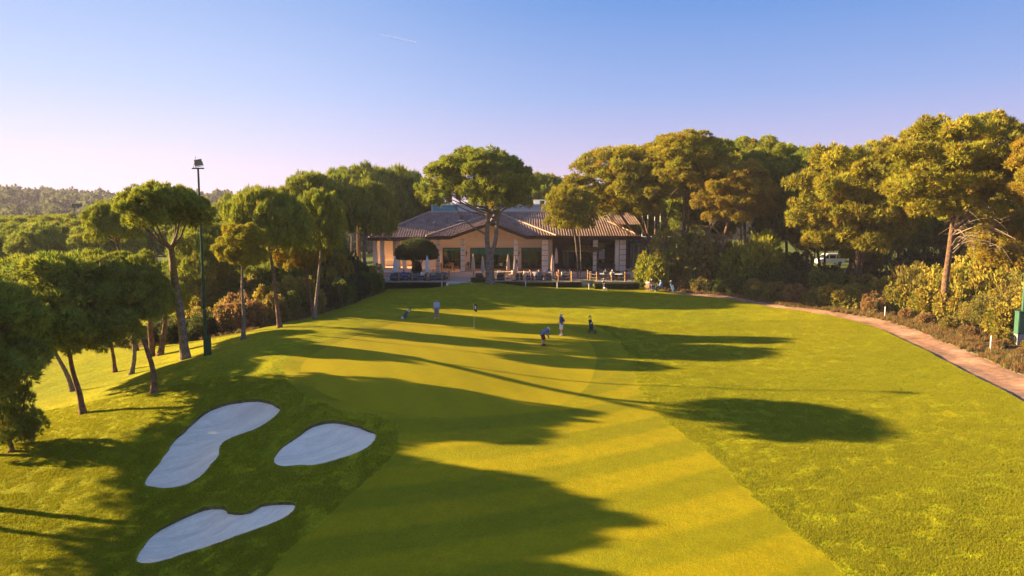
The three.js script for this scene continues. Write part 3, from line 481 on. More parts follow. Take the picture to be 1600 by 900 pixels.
// right of the path
shrub(22, 83, 10, 6.8, 0, 'olive', 'large rounded olive bush beside the terrace end', null, 'large_bush');
shrub(17.6, 82, 5.6, 4.6, 0, 'lime', 'sunlit lime bush against the clubhouse end column', null, 'large_bush');
shrub(27.8, 79, 7.8, 6, 2, 'lime', 'large feathery green bush in the middle of the path side planting', null, 'large_bush');
shrub(31.5, 77, 5, 3.6, 0, 'dark', 'dark glossy shrub between feathery bush and pine trunks', null, 'shrub');
shrub(29.8, 75.5, 3.6, 3.4, 2, 'green', 'spiky green shrub in front of the dark glossy shrub', null, 'shrub');
shrub(34.6, 76, 4.5, 3.4, 0, 'dark', 'dark shrub under the wood left of the van', null, 'shrub');
{
  const NTH = ['first', 'second', 'third', 'fourth', 'fifth', 'sixth', 'seventh', 'eighth', 'ninth', 'tenth', 'eleventh', 'twelfth', 'thirteenth', 'fourteenth', 'fifteenth', 'sixteenth'];
  const LOOK = { green: 'green', yellow: 'golden yellow', olive: 'olive', dark: 'dark glossy', rust: 'rusty brown', lime: 'lime green' };
  const row = (list, where, group, grow = 1) => list.forEach(([x, d, w, h, k, c], i) => shrub(x, d, w * grow, h * grow, k, c, LOOK[c] + ' shrub, ' + NTH[i] + ' ' + where, group));
  row([[19.6, 80, 2.6, 1.3, 1, 'rust'], [21.4, 78.8, 2.8, 1.5, 1, 'olive'], [23.4, 77.6, 2.8, 1.5, 0, 'green'], [25, 76, 3, 1.7, 1, 'green'], [26.6, 73.8, 3, 1.8, 0, 'olive'], [28, 71.6, 2.8, 1.7, 1, 'olive'], [29, 69.8, 2.6, 1.7, 1, 'rust'], [30.2, 68.2, 2.4, 1.6, 3, 'olive']], 'of low row along far path from the clubhouse', 'low shrubs along the far cart path', 1.08);
  row([[27.8, 76.4, 3, 2.6, 1, 'green'], [30.6, 73, 3.2, 2.4, 0, 'dark'], [33, 71, 3.4, 2.6, 0, 'green'], [35.5, 71.5, 3.6, 2.2, 0, 'olive'], [38.5, 72, 4, 2.6, 0, 'dark'], [42, 73, 4.5, 3.4, 0, 'dark'], [47, 74, 5, 4, 0, 'dark']], 'in the shaded row before pine trunks from the clubhouse', 'shaded shrubs before the pine trunks', 1.3);
  row([[31.5, 98, 5.5, 4.2, 0, 'green'], [36.5, 100, 5.5, 4.4, 0, 'olive'], [41, 99, 5, 3.6, 0, 'green'], [52.5, 99, 5, 4, 0, 'olive'], [57, 97, 5.5, 4.6, 0, 'green'], [62, 96, 5.5, 4.8, 0, 'olive'], [67, 95, 6, 5, 0, 'green']], 'in the row of big bushes behind the pine trunks', 'big bushes behind the pine trunks');
  shrub(32.6, 67, 4.8, 2.2, 1, 'yellow', 'wide mounded yellow shrub at the bend of the cart path');
  shrub(34.8, 65.2, 3.4, 1.9, 1, 'rust', 'rusty low shrub behind the first white stake');
  row([[33.9, 63.6, 2.2, 1.2, 1, 'rust'], [36.2, 63.4, 3, 2.3, 1, 'yellow'], [36.9, 60.6, 3, 2.3, 1, 'yellow'], [37.6, 58, 3.2, 2.5, 1, 'yellow'], [37.8, 54.8, 3, 2.4, 3, 'olive'], [37.4, 51.6, 2.8, 2.1, 1, 'yellow'], [38.4, 49, 2.8, 2.3, 1, 'yellow'], [40.6, 47.4, 3, 2.4, 0, 'olive'], [40.4, 44, 3, 2.2, 1, 'yellow']], 'in front row of sunny thicket from the bend', 'sunny thicket beside the cart path', 1.12);
  row([[36.4, 66.6, 3.2, 2.6, 1, 'yellow'], [38.6, 65, 4, 3.4, 2, 'olive'], [39.6, 62, 4, 3.7, 0, 'yellow'], [40.6, 58.6, 4, 3.8, 0, 'yellow'], [41, 55, 3.8, 3.9, 3, 'olive'], [41.2, 51.4, 3.8, 3.6, 0, 'yellow'], [44.5, 48, 4, 3.6, 1, 'yellow']], 'in the middle row of sunny thicket from the bend', 'sunny thicket beside the cart path', 1.12);
  row([[41.6, 66.6, 4.4, 4, 0, 'yellow'], [43, 63, 4.4, 4.6, 0, 'yellow'], [44, 59, 4.2, 4.8, 0, 'yellow'], [44.4, 54.6, 4, 4.8, 0, 'yellow'], [46, 51, 4, 4.6, 0, 'yellow'], [48, 60, 5, 5.4, 0, 'olive'], [46.5, 66, 5, 5, 0, 'olive']], 'in tall back row of sunny thicket from the bend', 'sunny thicket beside the cart path', 1.12);
  row([[34.9, 60, 1.6, 0.9, 1, 'rust'], [35.2, 57.4, 1.8, 0.9, 1, 'rust'], [35.3, 54.6, 1.8, 1, 1, 'olive'], [34.7, 51.4, 1.6, 0.8, 1, 'rust'], [35.4, 48.8, 1.7, 1, 1, 'yellow'], [34.2, 47.2, 1.3, 0.6, 1, 'rust'], [35.6, 45.4, 1.8, 0.9, 1, 'yellow'], [37.8, 45.4, 2.2, 1.3, 0, 'olive'], [33.8, 44.2, 1.4, 0.6, 1, 'rust'], [37.6, 42.2, 2.2, 1.3, 1, 'yellow'], [33.6, 41.6, 1.4, 0.7, 1, 'lime'], [35.2, 41, 1.8, 1, 1, 'rust'], [32.8, 38.8, 1.3, 0.6, 1, 'rust']], 'small one on the dry verge from the first stake', 'small verge shrubs');
  row([[-30.5, 58.5, 3, 1.8, 0, 'dark'], [-28.3, 57.5, 2.8, 1.9, 0, 'dark'], [-26, 57.2, 2.8, 1.9, 0, 'dark'], [-24, 57.5, 2.8, 2.2, 1, 'rust'], [-22.2, 57.2, 2.6, 2.2, 1, 'rust'], [-20.8, 59, 2.6, 2.3, 1, 'olive'], [-19.8, 61.5, 2.6, 2.4, 0, 'green'], [-18.6, 63.6, 2.4, 2.2, 0, 'olive'], [-17.8, 66.4, 2.4, 2.4, 0, 'dark'], [-17.2, 68.8, 2.6, 2.6, 0, 'green'], [-16.8, 71, 2.4, 2.4, 0, 'dark'], [-16.6, 73.4, 2.4, 2.6, 0, 'dark'], [-15.9, 76, 2.4, 2.4, 0, 'green'], [-16.4, 79.2, 2.8, 2.8, 0, 'lime']], 'along the front of the lawn-edge bed from the mast', 'shrub bed under the lawn-edge pines', 1.06);
  row([[-32, 62, 3, 2, 0, 'dark'], [-29.5, 62, 3.2, 2.2, 1, 'yellow'], [-27, 60.6, 3, 2.2, 0, 'olive'], [-24.5, 60.5, 3, 2.8, 1, 'rust'], [-22, 61.5, 3, 3, 1, 'yellow'], [-19.8, 65, 3, 2.8, 1, 'yellow'], [-19.8, 71, 3.2, 3.6, 0, 'olive'], [-18.8, 74.6, 3, 4.2, 1, 'yellow'], [-17.6, 77.6, 3, 3.4, 0, 'dark']], 'in the middle of the lawn-edge bed from the mast', 'shrub bed under the lawn-edge pines', 1.06);
  row([[-30, 66, 3.6, 2.6, 1, 'yellow'], [-26.5, 64.8, 3.6, 2.4, 1, 'yellow'], [-23, 65, 3.4, 2.6, 0, 'rust'], [-21, 67, 3.4, 3.4, 0, 'yellow'], [-28.6, 72, 4.4, 4, 0, 'olive'], [-24.6, 70, 4, 4.4, 0, 'green'], [-21.6, 76, 4, 5.2, 1, 'olive'], [-24, 80, 4.5, 5.5, 0, 'green'], [-20.5, 82, 4.2, 5, 0, 'dark']], 'at the back of the lawn-edge bed from the mast', 'shrub bed under the lawn-edge pines', 1.06);
}
for (const t of [['bushy_tree', 'dark bushy tree beside the round pine by the terrace corner', 'R1', 'dark', -21.5, 79.5, -21.5, 79.5, 1.2, 7.6, 5.6, 0.2, 1, ''], ['bushy_tree', 'low bushy dark tree behind the small golden pine', 'R0', 'dark', -24, 73, -24, 73, 1.4, 7.4, 6.4, 0.2, 1, ''], ['bushy_tree', 'broad bushy tree deep behind the lawn-edge bed', 'R1', 'dark', -28, 78, -28, 78, 0.9, 8.4, 7.4, 0.2, 1, ''], ['bushy_tree', 'bushy tree beside the open pavilion of the clubhouse', 'R0', 'green', -25.5, 86, -25.5, 86, 1.5, 9.4, 7.4, 0.2, 1, ''], ['bushy_tree', 'bushy tree on the slope behind the round pine', 'R1', 'dark', -31.5, 69, -31.5, 69, -0.4, 6.4, 6.6, 0.2, 1, ''], ['bushy_tree', 'bushy tree filling the slope behind the bed', 'R0', 'dark', -33, 90, -33, 90, 0, 9, 7.5, 0.2, 1, '']]) tree(t, 'bushy trees behind the lawn-edge bed');
// dry grass tufts on the verge and in the bed
{
  const r = rng(55), L = new Leaves();
  for (let k = 0; k < 26; k++) { const a = r() * 6.28, q = r() * 0.16, l = 0.12 + r() * 0.22, b = V(Math.cos(a) * q, 0, Math.sin(a) * q), t = V(b.x + (r() - 0.5) * 0.3, l, b.z + (r() - 0.5) * 0.3), s = V(Math.sin(a) * 0.016, 0, -Math.cos(a) * 0.016), tn = 0.7 + 0.6 * r(); L.tri(b.clone().add(s), b.clone().sub(s), t, [tn, tn, tn]); }
  const g = L.geo(), spots = [];
  for (let k = 0; k < 60000 && spots.length < 15000; k++) {
    const left = r() < 0.2, x = left ? -36 + r() * 24 : 17 + r() * 34, d = left ? 54 + r() * 32 : 24 + r() * 60;
    if (left ? inBed(x, d) < 0.05 : inVerge(x, d) < 0.02) continue;
    if (!left && Math.min(2, inVerge(x, d)) > 1.99 && noise2(x * 0.5, d * 0.5) < 0.45) continue;
    spots.push([x, d]);
  }
  const im = new THREE.InstancedMesh(g, foliage(0.21, 0.145, 0.06), spots.length), m = new THREE.Matrix4(), col = new THREE.Color();
  spots.forEach(([x, d], i) => { const s = 0.6 + r() * 0.9; m.compose(V(x, ground(x, d) - 0.06, -d), new THREE.Quaternion().setFromAxisAngle(V(0, 1, 0), r() * 6.28), V(s, s, s)); im.setMatrixAt(i, m); const t = r(); im.setColorAt(i, col.setRGB(0.7 + 0.5 * t, 0.75 + 0.35 * r(), 0.6 + 0.5 * r())); });
  im.name = 'dry_grass'; im.castShadow = im.receiveShadow = true; tag(im, 'dry brown grass and weeds on verge and beds', 'grass', null, 'stuff'); scene.add(im);
}

// longer grass blades of the rough, in view from the near edge to the path
{
  const r = rng(56), L = new Leaves();
  for (let k = 0; k < 7; k++) { const a = r() * 6.28, q = r() * 0.07, l = 0.035 + r() * 0.04, b = V(Math.cos(a) * q, 0, Math.sin(a) * q), t = V(b.x + (r() - 0.5) * 0.07, l, b.z + (r() - 0.5) * 0.07), n = r() * 3.14, w = V(Math.cos(n) * 0.009, 0, Math.sin(n) * 0.009), tn = 0.88 + 0.24 * r(); L.tri(b.clone().add(w), b.clone().sub(w), t, [tn, tn, tn]); }
  const spots = [];
  for (let k = 0; k < 900000 && spots.length < 230000; k++) {
    const d = 15 + Math.pow(r(), 1.35) * 46, x = (r() * 2 - 1) * Math.min(30, 0.8 * d + 1);
    if (x < -4 ? d > 37 : d > 60) continue;
    if (inApron(x, d) > -0.04 || inGreen(x, d) > -0.04 || inPath(x, d) > -0.05 || inVerge(x, d) > -0.02 || inBunker.some((f) => f(x, d) > -0.05)) continue;
    if (noise2(x * 2.3, d * 2.3) < 0.1 + 0.5 * r()) continue;
    spots.push([x, d]);
  }
  const im = new THREE.InstancedMesh(L.geo(), foliage(0.268, 0.270, 0.007), spots.length), m = new THREE.Matrix4(), col = new THREE.Color(), Q = new THREE.Quaternion(), up = V(0, 1, 0);
  // heights on a half-metre lattice, read between its points
  const GX = 130, H = new Map(), hg = (i, j) => { const k = j * 400 + i; if (!H.has(k)) H.set(k, ground(i * 0.5 - 60, j * 0.5)); return H.get(k); };
  const gh = (x, d) => { const fx = (x + 60) * 2, fd = d * 2, i = Math.floor(fx), j = Math.floor(fd), tx = fx - i, td = fd - j; return (hg(i, j) * (1 - tx) + hg(i + 1, j) * tx) * (1 - td) + (hg(i, j + 1) * (1 - tx) + hg(i + 1, j + 1) * tx) * td; };
  const bumps = (x, d) => { const s = -Math.max(inGreen(x, d), inApron(x, d)); return s < 0.3 ? 0 : (noise2(x * 0.9, d * 0.9) - 0.5) * 0.07 + (noise2(x * 0.21 + 9, d * 0.21) - 0.5) * 0.14 * smooth(0.3, 3, s); };
  spots.forEach(([x, d], i) => { const s = 0.55 + r() * 0.5; m.compose(V(x, gh(x, d) + bumps(x, d) - 0.006, -d), Q.setFromAxisAngle(up, r() * 6.28), V(s * 1.2, s, s * 1.2)); im.setMatrixAt(i, m); const t = r(); im.setColorAt(i, col.setRGB(0.94 + 0.12 * t, 0.95 + 0.1 * r(), 0.9)); });
  im.name = 'rough_grass'; im.castShadow = im.receiveShadow = true; tag(im, 'longer grass blades of the rough around fairway and bunkers', 'grass', null, 'stuff'); scene.add(im);
}

// ---------- clubhouse ----------
const M = {
  wall: grained([0.92, 0.74, 0.56], [[8, 0.7, 51], [60, 0.5, 52]], { n: 256, size: 4, amount: 18, bump: 0.004 }),
  soffit: grained([0.90, 0.74, 0.60], [[8, 0.6, 53], [60, 0.4, 54]], { n: 128, size: 4, amount: 16, bump: 0 }),
  stone: grained([0.84, 0.68, 0.56], [[10, 0.9, 55], [50, 0.7, 56]], { n: 256, size: 2, amount: 34, bump: 0.006 }),
  fascia: grained([0.085, 0.045, 0.035], [[6, 0.8, 57], [50, 0.6, 58]], { n: 128, size: 3, amount: 40, bump: 0 }),
  tile: grained([0.235, 0.165, 0.15], [[6, 0.8, 59], [40, 1, 60], [110, 0.8, 61]], { n: 256, size: 5, amount: 60, bump: 0.01, hue: 12 }),
  ridge: grained([0.42, 0.30, 0.25], [[20, 1, 62]], { n: 128, size: 3, amount: 40, bump: 0 }),
  floor: grained([0.70, 0.48, 0.38], [[10, 0.8, 63], [60, 0.7, 64]], { n: 256, size: 3, amount: 36, bump: 0.003 }),
  paving: grained([0.42, 0.35, 0.32], [[10, 0.8, 65], [60, 0.7, 66]], { n: 256, size: 3, amount: 40, bump: 0.004 }),
  white: std(0.72, 0.74, 0.78, 0.6), offWhite: grained([0.62, 0.60, 0.62], [[10, 0.7, 67]], { n: 128, size: 4, amount: 18, bump: 0 }),
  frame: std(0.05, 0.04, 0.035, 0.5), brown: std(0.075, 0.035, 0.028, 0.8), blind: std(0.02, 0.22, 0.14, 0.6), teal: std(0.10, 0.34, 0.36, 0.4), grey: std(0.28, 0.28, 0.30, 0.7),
  glass: new THREE.MeshPhysicalMaterial({ color: new THREE.Color().setRGB(0.55, 0.68, 0.62), roughness: 0.05, transmission: 1, thickness: 0 }),
  metal: std(0.16, 0.16, 0.17, 0.45, { metalness: 0.6 }), iron: std(0.04, 0.04, 0.045, 0.5), wood: std(0.30, 0.15, 0.07, 0.7), teak: std(0.42, 0.22, 0.10, 0.7),
};
const BASE = V(-1, 1.95, -96);
const club = thing('clubhouse', 'low clubhouse with brown tiled hip roof and peach walls behind the terrace', 'building', BASE.toArray());
const W = (name, geo, mat, parent = club) => { geo.translate(-BASE.x, -BASE.y, -BASE.z); return mesh(name, geo, mat, parent); };
const span = (x0, x1, y0, y1, d0, d1) => box(x1 - x0, y1 - y0, d1 - d0, (x0 + x1) / 2, (y0 + y1) / 2, -(d0 + d1) / 2);
const VER = 2.6;
// veranda floor with steps down to the terrace
W('veranda_floor', span(-20, 17, 0.6, VER, 88.2, 108), M.floor);
W('veranda_step', span(-20, 17, 0.6, 2.28, 87.6, 88.19), M.floor);
// columns of stacked stone with dark joints
function column(x, d, y1, w, joints = true) {
  const n = 6, y0 = VER, hgt = (y1 - y0) / n, st = [];
  if (!joints) { W('column', span(x - w / 2, x + w / 2, y0, y1, d - w / 2, d + w / 2), M.soffit); return; }
  for (let k = 0; k < n; k++) st.push(span(x - w / 2, x + w / 2, y0 + k * hgt + 0.03, y0 + (k + 1) * hgt - 0.03, d - w / 2, d + w / 2));
  const c = W('column', merge(st), M.stone);
  W('column_core', span(x - w / 2 + 0.04, x + w / 2 - 0.04, y0, y1, d - w / 2 + 0.04, d + w / 2 - 0.04), M.iron, c);
}
for (const [x, w] of [[-9.7, 0.55], [-6.45, 0.55], [0.5, 0.55], [4.3, 0.8]]) column(x, 89.6, 6.75, w);
for (const [x, w] of [[11.0, 0.6], [14.6, 0.8]]) column(x, 90.4, 6.85, w);
column(13.9, 90.6, 6.85, 0.5, false);
for (const x of [-18.85, -17.85, -15.7, -14.8]) column(x, 94.2, 6.7, 0.55, false);
// front wall with its openings, the hall behind it
const WD = 94.6, wallParts = [], openings = [[-9.6, -7.0, 3], [-5.8, 0.6, 5], [1.3, 4.2, 3]];
let wx = -13.2;
for (const [a, b] of openings) { wallParts.push(span(wx, a, VER, 5.5, WD, WD + 0.25)); wx = b; }
wallParts.push(span(wx, 5.6, VER, 5.5, WD, WD + 0.25), span(-13.2, 5.6, 5.5, 6.9, WD, WD + 0.25));
W('front_wall', merge(wallParts), M.wall);
{
  const s = new THREE.Shape([new THREE.Vector2(-9.3, 6.9), new THREE.Vector2(3.7, 6.9), new THREE.Vector2(-2.8, 9.0)]);
  W('gable_wall', new THREE.ExtrudeGeometry(s, { depth: 0.24, bevelEnabled: false }).translate(0, 0, -WD - 0.245), M.wall);
}
for (const [a, b, n] of openings) {
  const win = W('window', merge([span(a, b, 5.4, 5.5, WD - 0.02, WD + 0.2), span(a, a + 0.08, VER, 5.4, WD - 0.02, WD + 0.2), span(b - 0.08, b, VER, 5.4, WD - 0.02, WD + 0.2), ...Array.from({ length: n - 1 }, (_, k) => span(a + (b - a) * (k + 1) / n - 0.04, a + (b - a) * (k + 1) / n + 0.04, VER, 5.4, WD, WD + 0.15))]), M.frame);
  for (let k = 0; k < n; k++) { const x0 = a + (b - a) * k / n + 0.05, x1 = a + (b - a) * (k + 1) / n - 0.05; W('pane', span(x0, x1, VER + 0.02, 5.38, WD + 0.08, WD + 0.1), M.glass, win); }
  if (n !== 3 || a > 0) W('roller_blind', span(a + 0.1, b - 0.1, a > 0 ? 5.0 : 4.55, 5.38, WD + 0.02, WD + 0.05), M.blind, win);
  else W('roller_blind', span(a + 0.1, b - 0.1, 5.05, 5.38, WD + 0.02, WD + 0.05), M.blind, win);
}
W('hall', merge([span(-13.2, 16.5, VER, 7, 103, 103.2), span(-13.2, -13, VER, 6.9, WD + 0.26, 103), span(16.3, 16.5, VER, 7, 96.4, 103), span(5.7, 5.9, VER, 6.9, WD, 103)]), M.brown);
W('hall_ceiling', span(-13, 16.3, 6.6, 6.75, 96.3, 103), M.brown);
for (const [x, z, w] of [[-8, 99, 1.6], [-3.5, 99.5, 2.2], [-0.8, 98.8, 1.6], [2.6, 98.4, 2]]) W('hall_counter', span(x - w / 2, x + w / 2, VER, VER + 1, z, z + 0.7), M.wood);
// wall lanterns
for (const x of [-10.4, -6.3, 0.95]) { const l = W('wall_lantern', merge([span(x - 0.04, x + 0.04, 4.3, 5.1, WD - 0.1, WD - 0.003), span(x - 0.2, x + 0.2, 4.75, 4.82, WD - 0.2, WD - 0.003)]), M.iron); W('lantern_shade', merge([span(x - 0.25, x - 0.12, 4.5, 4.75, WD - 0.24, WD - 0.1), span(x + 0.12, x + 0.25, 4.5, 4.75, WD - 0.24, WD - 0.1)]), M.soffit, l); }
// recessed right-hand part
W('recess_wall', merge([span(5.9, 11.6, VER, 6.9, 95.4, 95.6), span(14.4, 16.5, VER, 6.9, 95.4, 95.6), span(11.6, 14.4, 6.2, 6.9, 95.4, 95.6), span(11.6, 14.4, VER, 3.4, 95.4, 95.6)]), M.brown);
{ const w = W('window', merge([span(7, 10.2, 5.2, 5.3, 95.3, 95.395), span(7, 7.1, 2.7, 5.2, 95.3, 95.395), span(10.1, 10.2, 2.7, 5.2, 95.3, 95.395), span(8.55, 8.65, 2.7, 5.2, 95.3, 95.395)]), M.frame); W('pane', merge([span(7.1, 8.55, 2.7, 5.2, 95.35, 95.39)]), std(0.02, 0.025, 0.05, 0.08), w); W('pane', merge([span(8.65, 10.1, 2.7, 5.2, 95.35, 95.39)]), std(0.02, 0.025, 0.05, 0.08), w); }
{ const w = W('window', merge([span(11.6, 14.4, 6.1, 6.2, 95.38, 95.55), span(12.9, 13, 3.4, 6.1, 95.42, 95.52)]), M.frame); W('pane', span(11.6, 12.9, 3.4, 6.1, 95.45, 95.47), M.glass, w); W('pane', span(13, 14.4, 3.4, 6.1, 95.45, 95.47), M.glass, w); }
W('notice_board', span(12.1, 12.9, 3.9, 5.3, 95.2, 95.3), M.white);
W('notice_board', span(-16.9, -16.1, 4.2, 6.4, 97, 97.1), M.grey);
W('wall_lamp', merge([cyl(0.1, 0.1, 0.6, 13.7, 6.1, -90.2)]), M.soffit);
W('side_wall', merge([span(-20, -13.2, VER, 3.4, 99.6, 99.8), span(-20, -13.2, 6.2, 6.7, 99.6, 99.8)]), M.wall);
W('pavilion_back', span(-20, -13.2, 3.4, 6.2, 100.4, 100.6), M.wall);
// roof: faces of a base sheet carrying rows of round tiles
function roofFace(pts, parent) {
  const P = pts.map((p) => V(p[0], p[1], -p[2]).sub(BASE)), n = P[1].clone().sub(P[0]).cross(P[P.length - 1].clone().sub(P[0])).normalize(); if (n.y < 0) n.negate();
  const u = V(0, 1, 0).cross(n).normalize(), v = n.clone().cross(u).normalize(), o = P[0], Q = P.map((p) => [p.clone().sub(o).dot(u), p.clone().sub(o).dot(v)]);
  const pos = [], uv = [], tri = (a, b, c) => { for (const q of [a, b, c]) { pos.push(q.x, q.y, q.z); const w = q.clone().sub(o); uv.push(w.dot(u), w.dot(v)); } };
  for (let k = 1; k < P.length - 1; k++) tri(P[0], P[k], P[k + 1]);
  const at = (a, b, hgt) => o.clone().addScaledVector(u, a).addScaledVector(v, b).addScaledVector(n, hgt);
  let u0 = Math.min(...Q.map((q) => q[0])), u1 = Math.max(...Q.map((q) => q[0]));
  for (let a = u0 + 0.15; a < u1; a += 0.34) {
    const hit = []; for (let k = 0; k < Q.length; k++) { const A = Q[k], B = Q[(k + 1) % Q.length]; if ((A[0] > a) !== (B[0] > a)) hit.push(A[1] + (B[1] - A[1]) * (a - A[0]) / (B[0] - A[0])); }
    if (hit.length < 2) continue; const b0 = Math.min(...hit), b1 = Math.max(...hit), steps = Math.max(1, Math.round((b1 - b0) / 0.45));
    for (let s = 0; s < steps; s++) { const c0 = b0 + (b1 - b0) * s / steps, c1 = b0 + (b1 - b0) * (s + 1) / steps, w0 = 0.10, w1 = 0.085; const l0 = at(a - w0, c0, 0.01), r0 = at(a + w0, c0, 0.01), t0 = at(a, c0, 0.12), l1 = at(a - w1, c1, 0.01), r1 = at(a + w1, c1, 0.01), t1 = at(a, c1, 0.095); tri(l0, t0, t1); tri(l0, t1, l1); tri(t0, r0, r1); tri(t0, r1, t1); tri(l0, r0, t0); }
  }
  const g = new THREE.BufferGeometry(); g.setAttribute('position', new THREE.Float32BufferAttribute(pos, 3)); g.setAttribute('uv', new THREE.Float32BufferAttribute(uv, 2)); g.computeVertexNormals();
  const m = mesh('roof_tiles', g, M.tile, parent); m.userData.kind = 'stuff'; return m;
}
const roof = W('roof', merge([span(-18.8, -11, 6.72, 6.9, 93.4, 106), span(-12.9, 16.3, 6.92, 7.05, 95.5, 103)]), M.fascia);
const F = [-2.75, 9.05, 88.2], GL = [-7.95, 7.25, 88.2], CL = [-11.1, 7.2, 88.2], GR = [1.85, 7.3, 88.2], CR = [5.7, 7.25, 88.2], B = [-2.35, 10.42, 100.4], BL = [-11.1, 7.2, 93.2];
roofFace([F, GL, B], roof); roofFace([GL, CL, B], roof); roofFace([CL, BL, B], roof); roofFace([GR, F, B], roof); roofFace([CR, GR, B], roof); roofFace([[5.7, 7.25, 91], CR, B], roof);
roofFace([[-19.4, 6.95, 92.8], [-10.9, 6.95, 92.8], [-2.4, 10.4, 101], [-12.2, 10.4, 101]], roof);
roofFace([[-19.4, 6.95, 109], [-19.4, 6.95, 92.8], [-12.2, 10.4, 101]], roof);
roofFace([[5.3, 7.2, 89.2], [16.7, 7.2, 89.2], [13.2, 9.05, 94.6], [1.6, 9.05, 94.6]], roof);
roofFace([[16.7, 7.2, 89.2], [16.7, 7.2, 100], [13.2, 9.05, 94.6]], roof);
roofFace([[2.1, 8.65, 93.5], [17.6, 8.65, 93.5], [17.6, 10.4, 101], [-2.4, 10.4, 101]], roof);
const ridge = (a, b) => W('ridge_tiles', bar([a[0], a[1] + 0.08, -a[2]], [b[0], b[1] + 0.08, -b[2]], 0.11), M.ridge, roof);
ridge(F, B); ridge(CL, B); ridge(CR, B); ridge([-19.4, 6.95, 92.8], [-12.2, 10.4, 101]); ridge([16.7, 7.2, 89.2], [13.2, 9.05, 94.6]); ridge([-12.2, 10.4, 101], [17.6, 10.4, 101]);
// fascia boards along the eaves, with a pale soffit under the gable
function fascia(a, b, h = 0.42) {
  const A = V(a[0], 0, -a[2]), dir = V(b[0] - a[0], 0, a[2] - b[2]), n = V(-dir.z, 0, dir.x).normalize().multiplyScalar(0.08), p = [];
  const q = (p0, p1, p2, p3) => p.push(p0, p1, p2, p0, p2, p3), pt = (e, y, s) => V(e[0] + n.x * s, e[1] + y, -e[2] + n.z * s);
  const [f0, f1, f2, f3, g0, g1, g2, g3] = [pt(a, -h, 1), pt(b, -h, 1), pt(b, 0, 1), pt(a, 0, 1), pt(a, -h, -1), pt(b, -h, -1), pt(b, 0, -1), pt(a, 0, -1)];
  q(f0, f1, f2, f3); q(g1, g0, g3, g2); q(f3, f2, g2, g3); q(g0, g1, f1, f0); q(f1, g1, g2, f2); q(g0, f0, f3, g3);
  const g = new THREE.BufferGeometry().setFromPoints(p); g.setAttribute('uv', new THREE.Float32BufferAttribute(p.flatMap((v) => [v.x, v.y]), 2)); g.computeVertexNormals(); W('fascia_board', g, M.fascia, roof);
}
const down = (p, y = 0.02, d = 0.1) => [p[0], p[1] - y, p[2] - d];
fascia(down(CL), down(GL)); fascia(down(GL), down(F)); fascia(down(F), down(GR)); fascia(down(GR), down(CR));
fascia([-19.5, 6.93, 92.7], [-11.2, 6.93, 92.7]); fascia([-19.5, 6.93, 109], [-19.5, 6.93, 92.7]); fascia([5.8, 7.18, 89.1], [16.8, 7.18, 89.1]); fascia([16.8, 7.18, 89.1], [16.8, 7.18, 100]);
{
  const s = [], q = (a, b) => { const y = 0.4; const p = [V(a[0], a[1] - y, -88.3), V(b[0], b[1] - y, -88.3), V(b[0], b[1] - y, -WD + 0.003), V(a[0], a[1] - y, -WD + 0.003)]; s.push(p[0], p[1], p[2], p[0], p[2], p[3]); };
  q(CL, GL); q(GL, F); q(F, GR); q(GR, CR); const g = new THREE.BufferGeometry().setFromPoints(s); g.setAttribute('uv', new THREE.Float32BufferAttribute(s.flatMap((v) => [v.x, v.z]), 2)); g.computeVertexNormals(); W('soffit', g, M.soffit, roof);
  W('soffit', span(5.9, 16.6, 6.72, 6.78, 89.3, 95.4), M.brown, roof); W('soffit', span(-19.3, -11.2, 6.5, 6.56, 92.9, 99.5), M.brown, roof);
}
W('roof_vent', merge([span(-7.6, -6.8, 9.0, 9.35, 98, 98.6)]), M.offWhite, roof); W('vent_cowl', cyl(0.22, 0.22, 0.5, -7.2, 9.6, -98.3), M.iron, roof);
W('roof_aerial', merge([bar([-11.2, 8.6, -97], [-10.9, 9.3, -97], 0.03), bar([-11.3, 8.9, -97], [-10.7, 9.0, -97], 0.025)]), M.offWhite, roof);
// flat white upper storey with machinery
W('upper_storey', span(-12.2, 8.8, 9.8, 11.55, 104, 118), M.offWhite); W('parapet_coping', span(-12.4, 9, 11.55, 11.7, 103.8, 118.2), M.white);
W('turquoise_cladding', span(-12, -8.2, 10.5, 11.5, 103.92, 103.99), M.teal);
for (const [x0, x1, y1] of [[0.9, 1.9, 12.3], [2.3, 2.6, 12.0]]) W('ventilation_unit', span(x0, x1, 11.7, y1, 107, 108), M.offWhite);
{ const u = W('air_handler', merge([span(3.4, 4.3, 11.7, 12.35, 106.5, 107.5), span(5.1, 5.8, 11.7, 12.35, 106.5, 107.5)]), M.white); W('air_duct', span(3, 5.9, 12.36, 12.44, 106.4, 107.6), M.white, u); }
W('ventilation_unit', span(7.6, 8.1, 11.7, 12.4, 107, 108), M.offWhite);
// small annex beyond the right end
{
  const an = thing('annex_building', 'teal banded flat-roofed annex glimpsed beyond the clubhouse right end', 'building', [20, 1.5, -100]);
  mesh('roof_band', box(7, 0.7, 5, 0.3, 4.9, 0), M.teal, an); mesh('roof_slab', box(7.2, 0.16, 5.2, 0.3, 5.34, 0), M.offWhite, an); mesh('wall', box(6, 4.5, 4, 0.6, 2.28, -0.4), M.grey, an);
  for (const x of [-2.6, -1.9, -0.8]) mesh('post', box(0.16, 4.5, 0.16, x, 2.28, 2.2), M.white, an);
  for (const x of [-1.2, -0.4, 0.6, 1.4]) mesh('flagpole', cyl(0.06, 0.05, 4, x, 7.4, 1, 8), M.white, an);
}

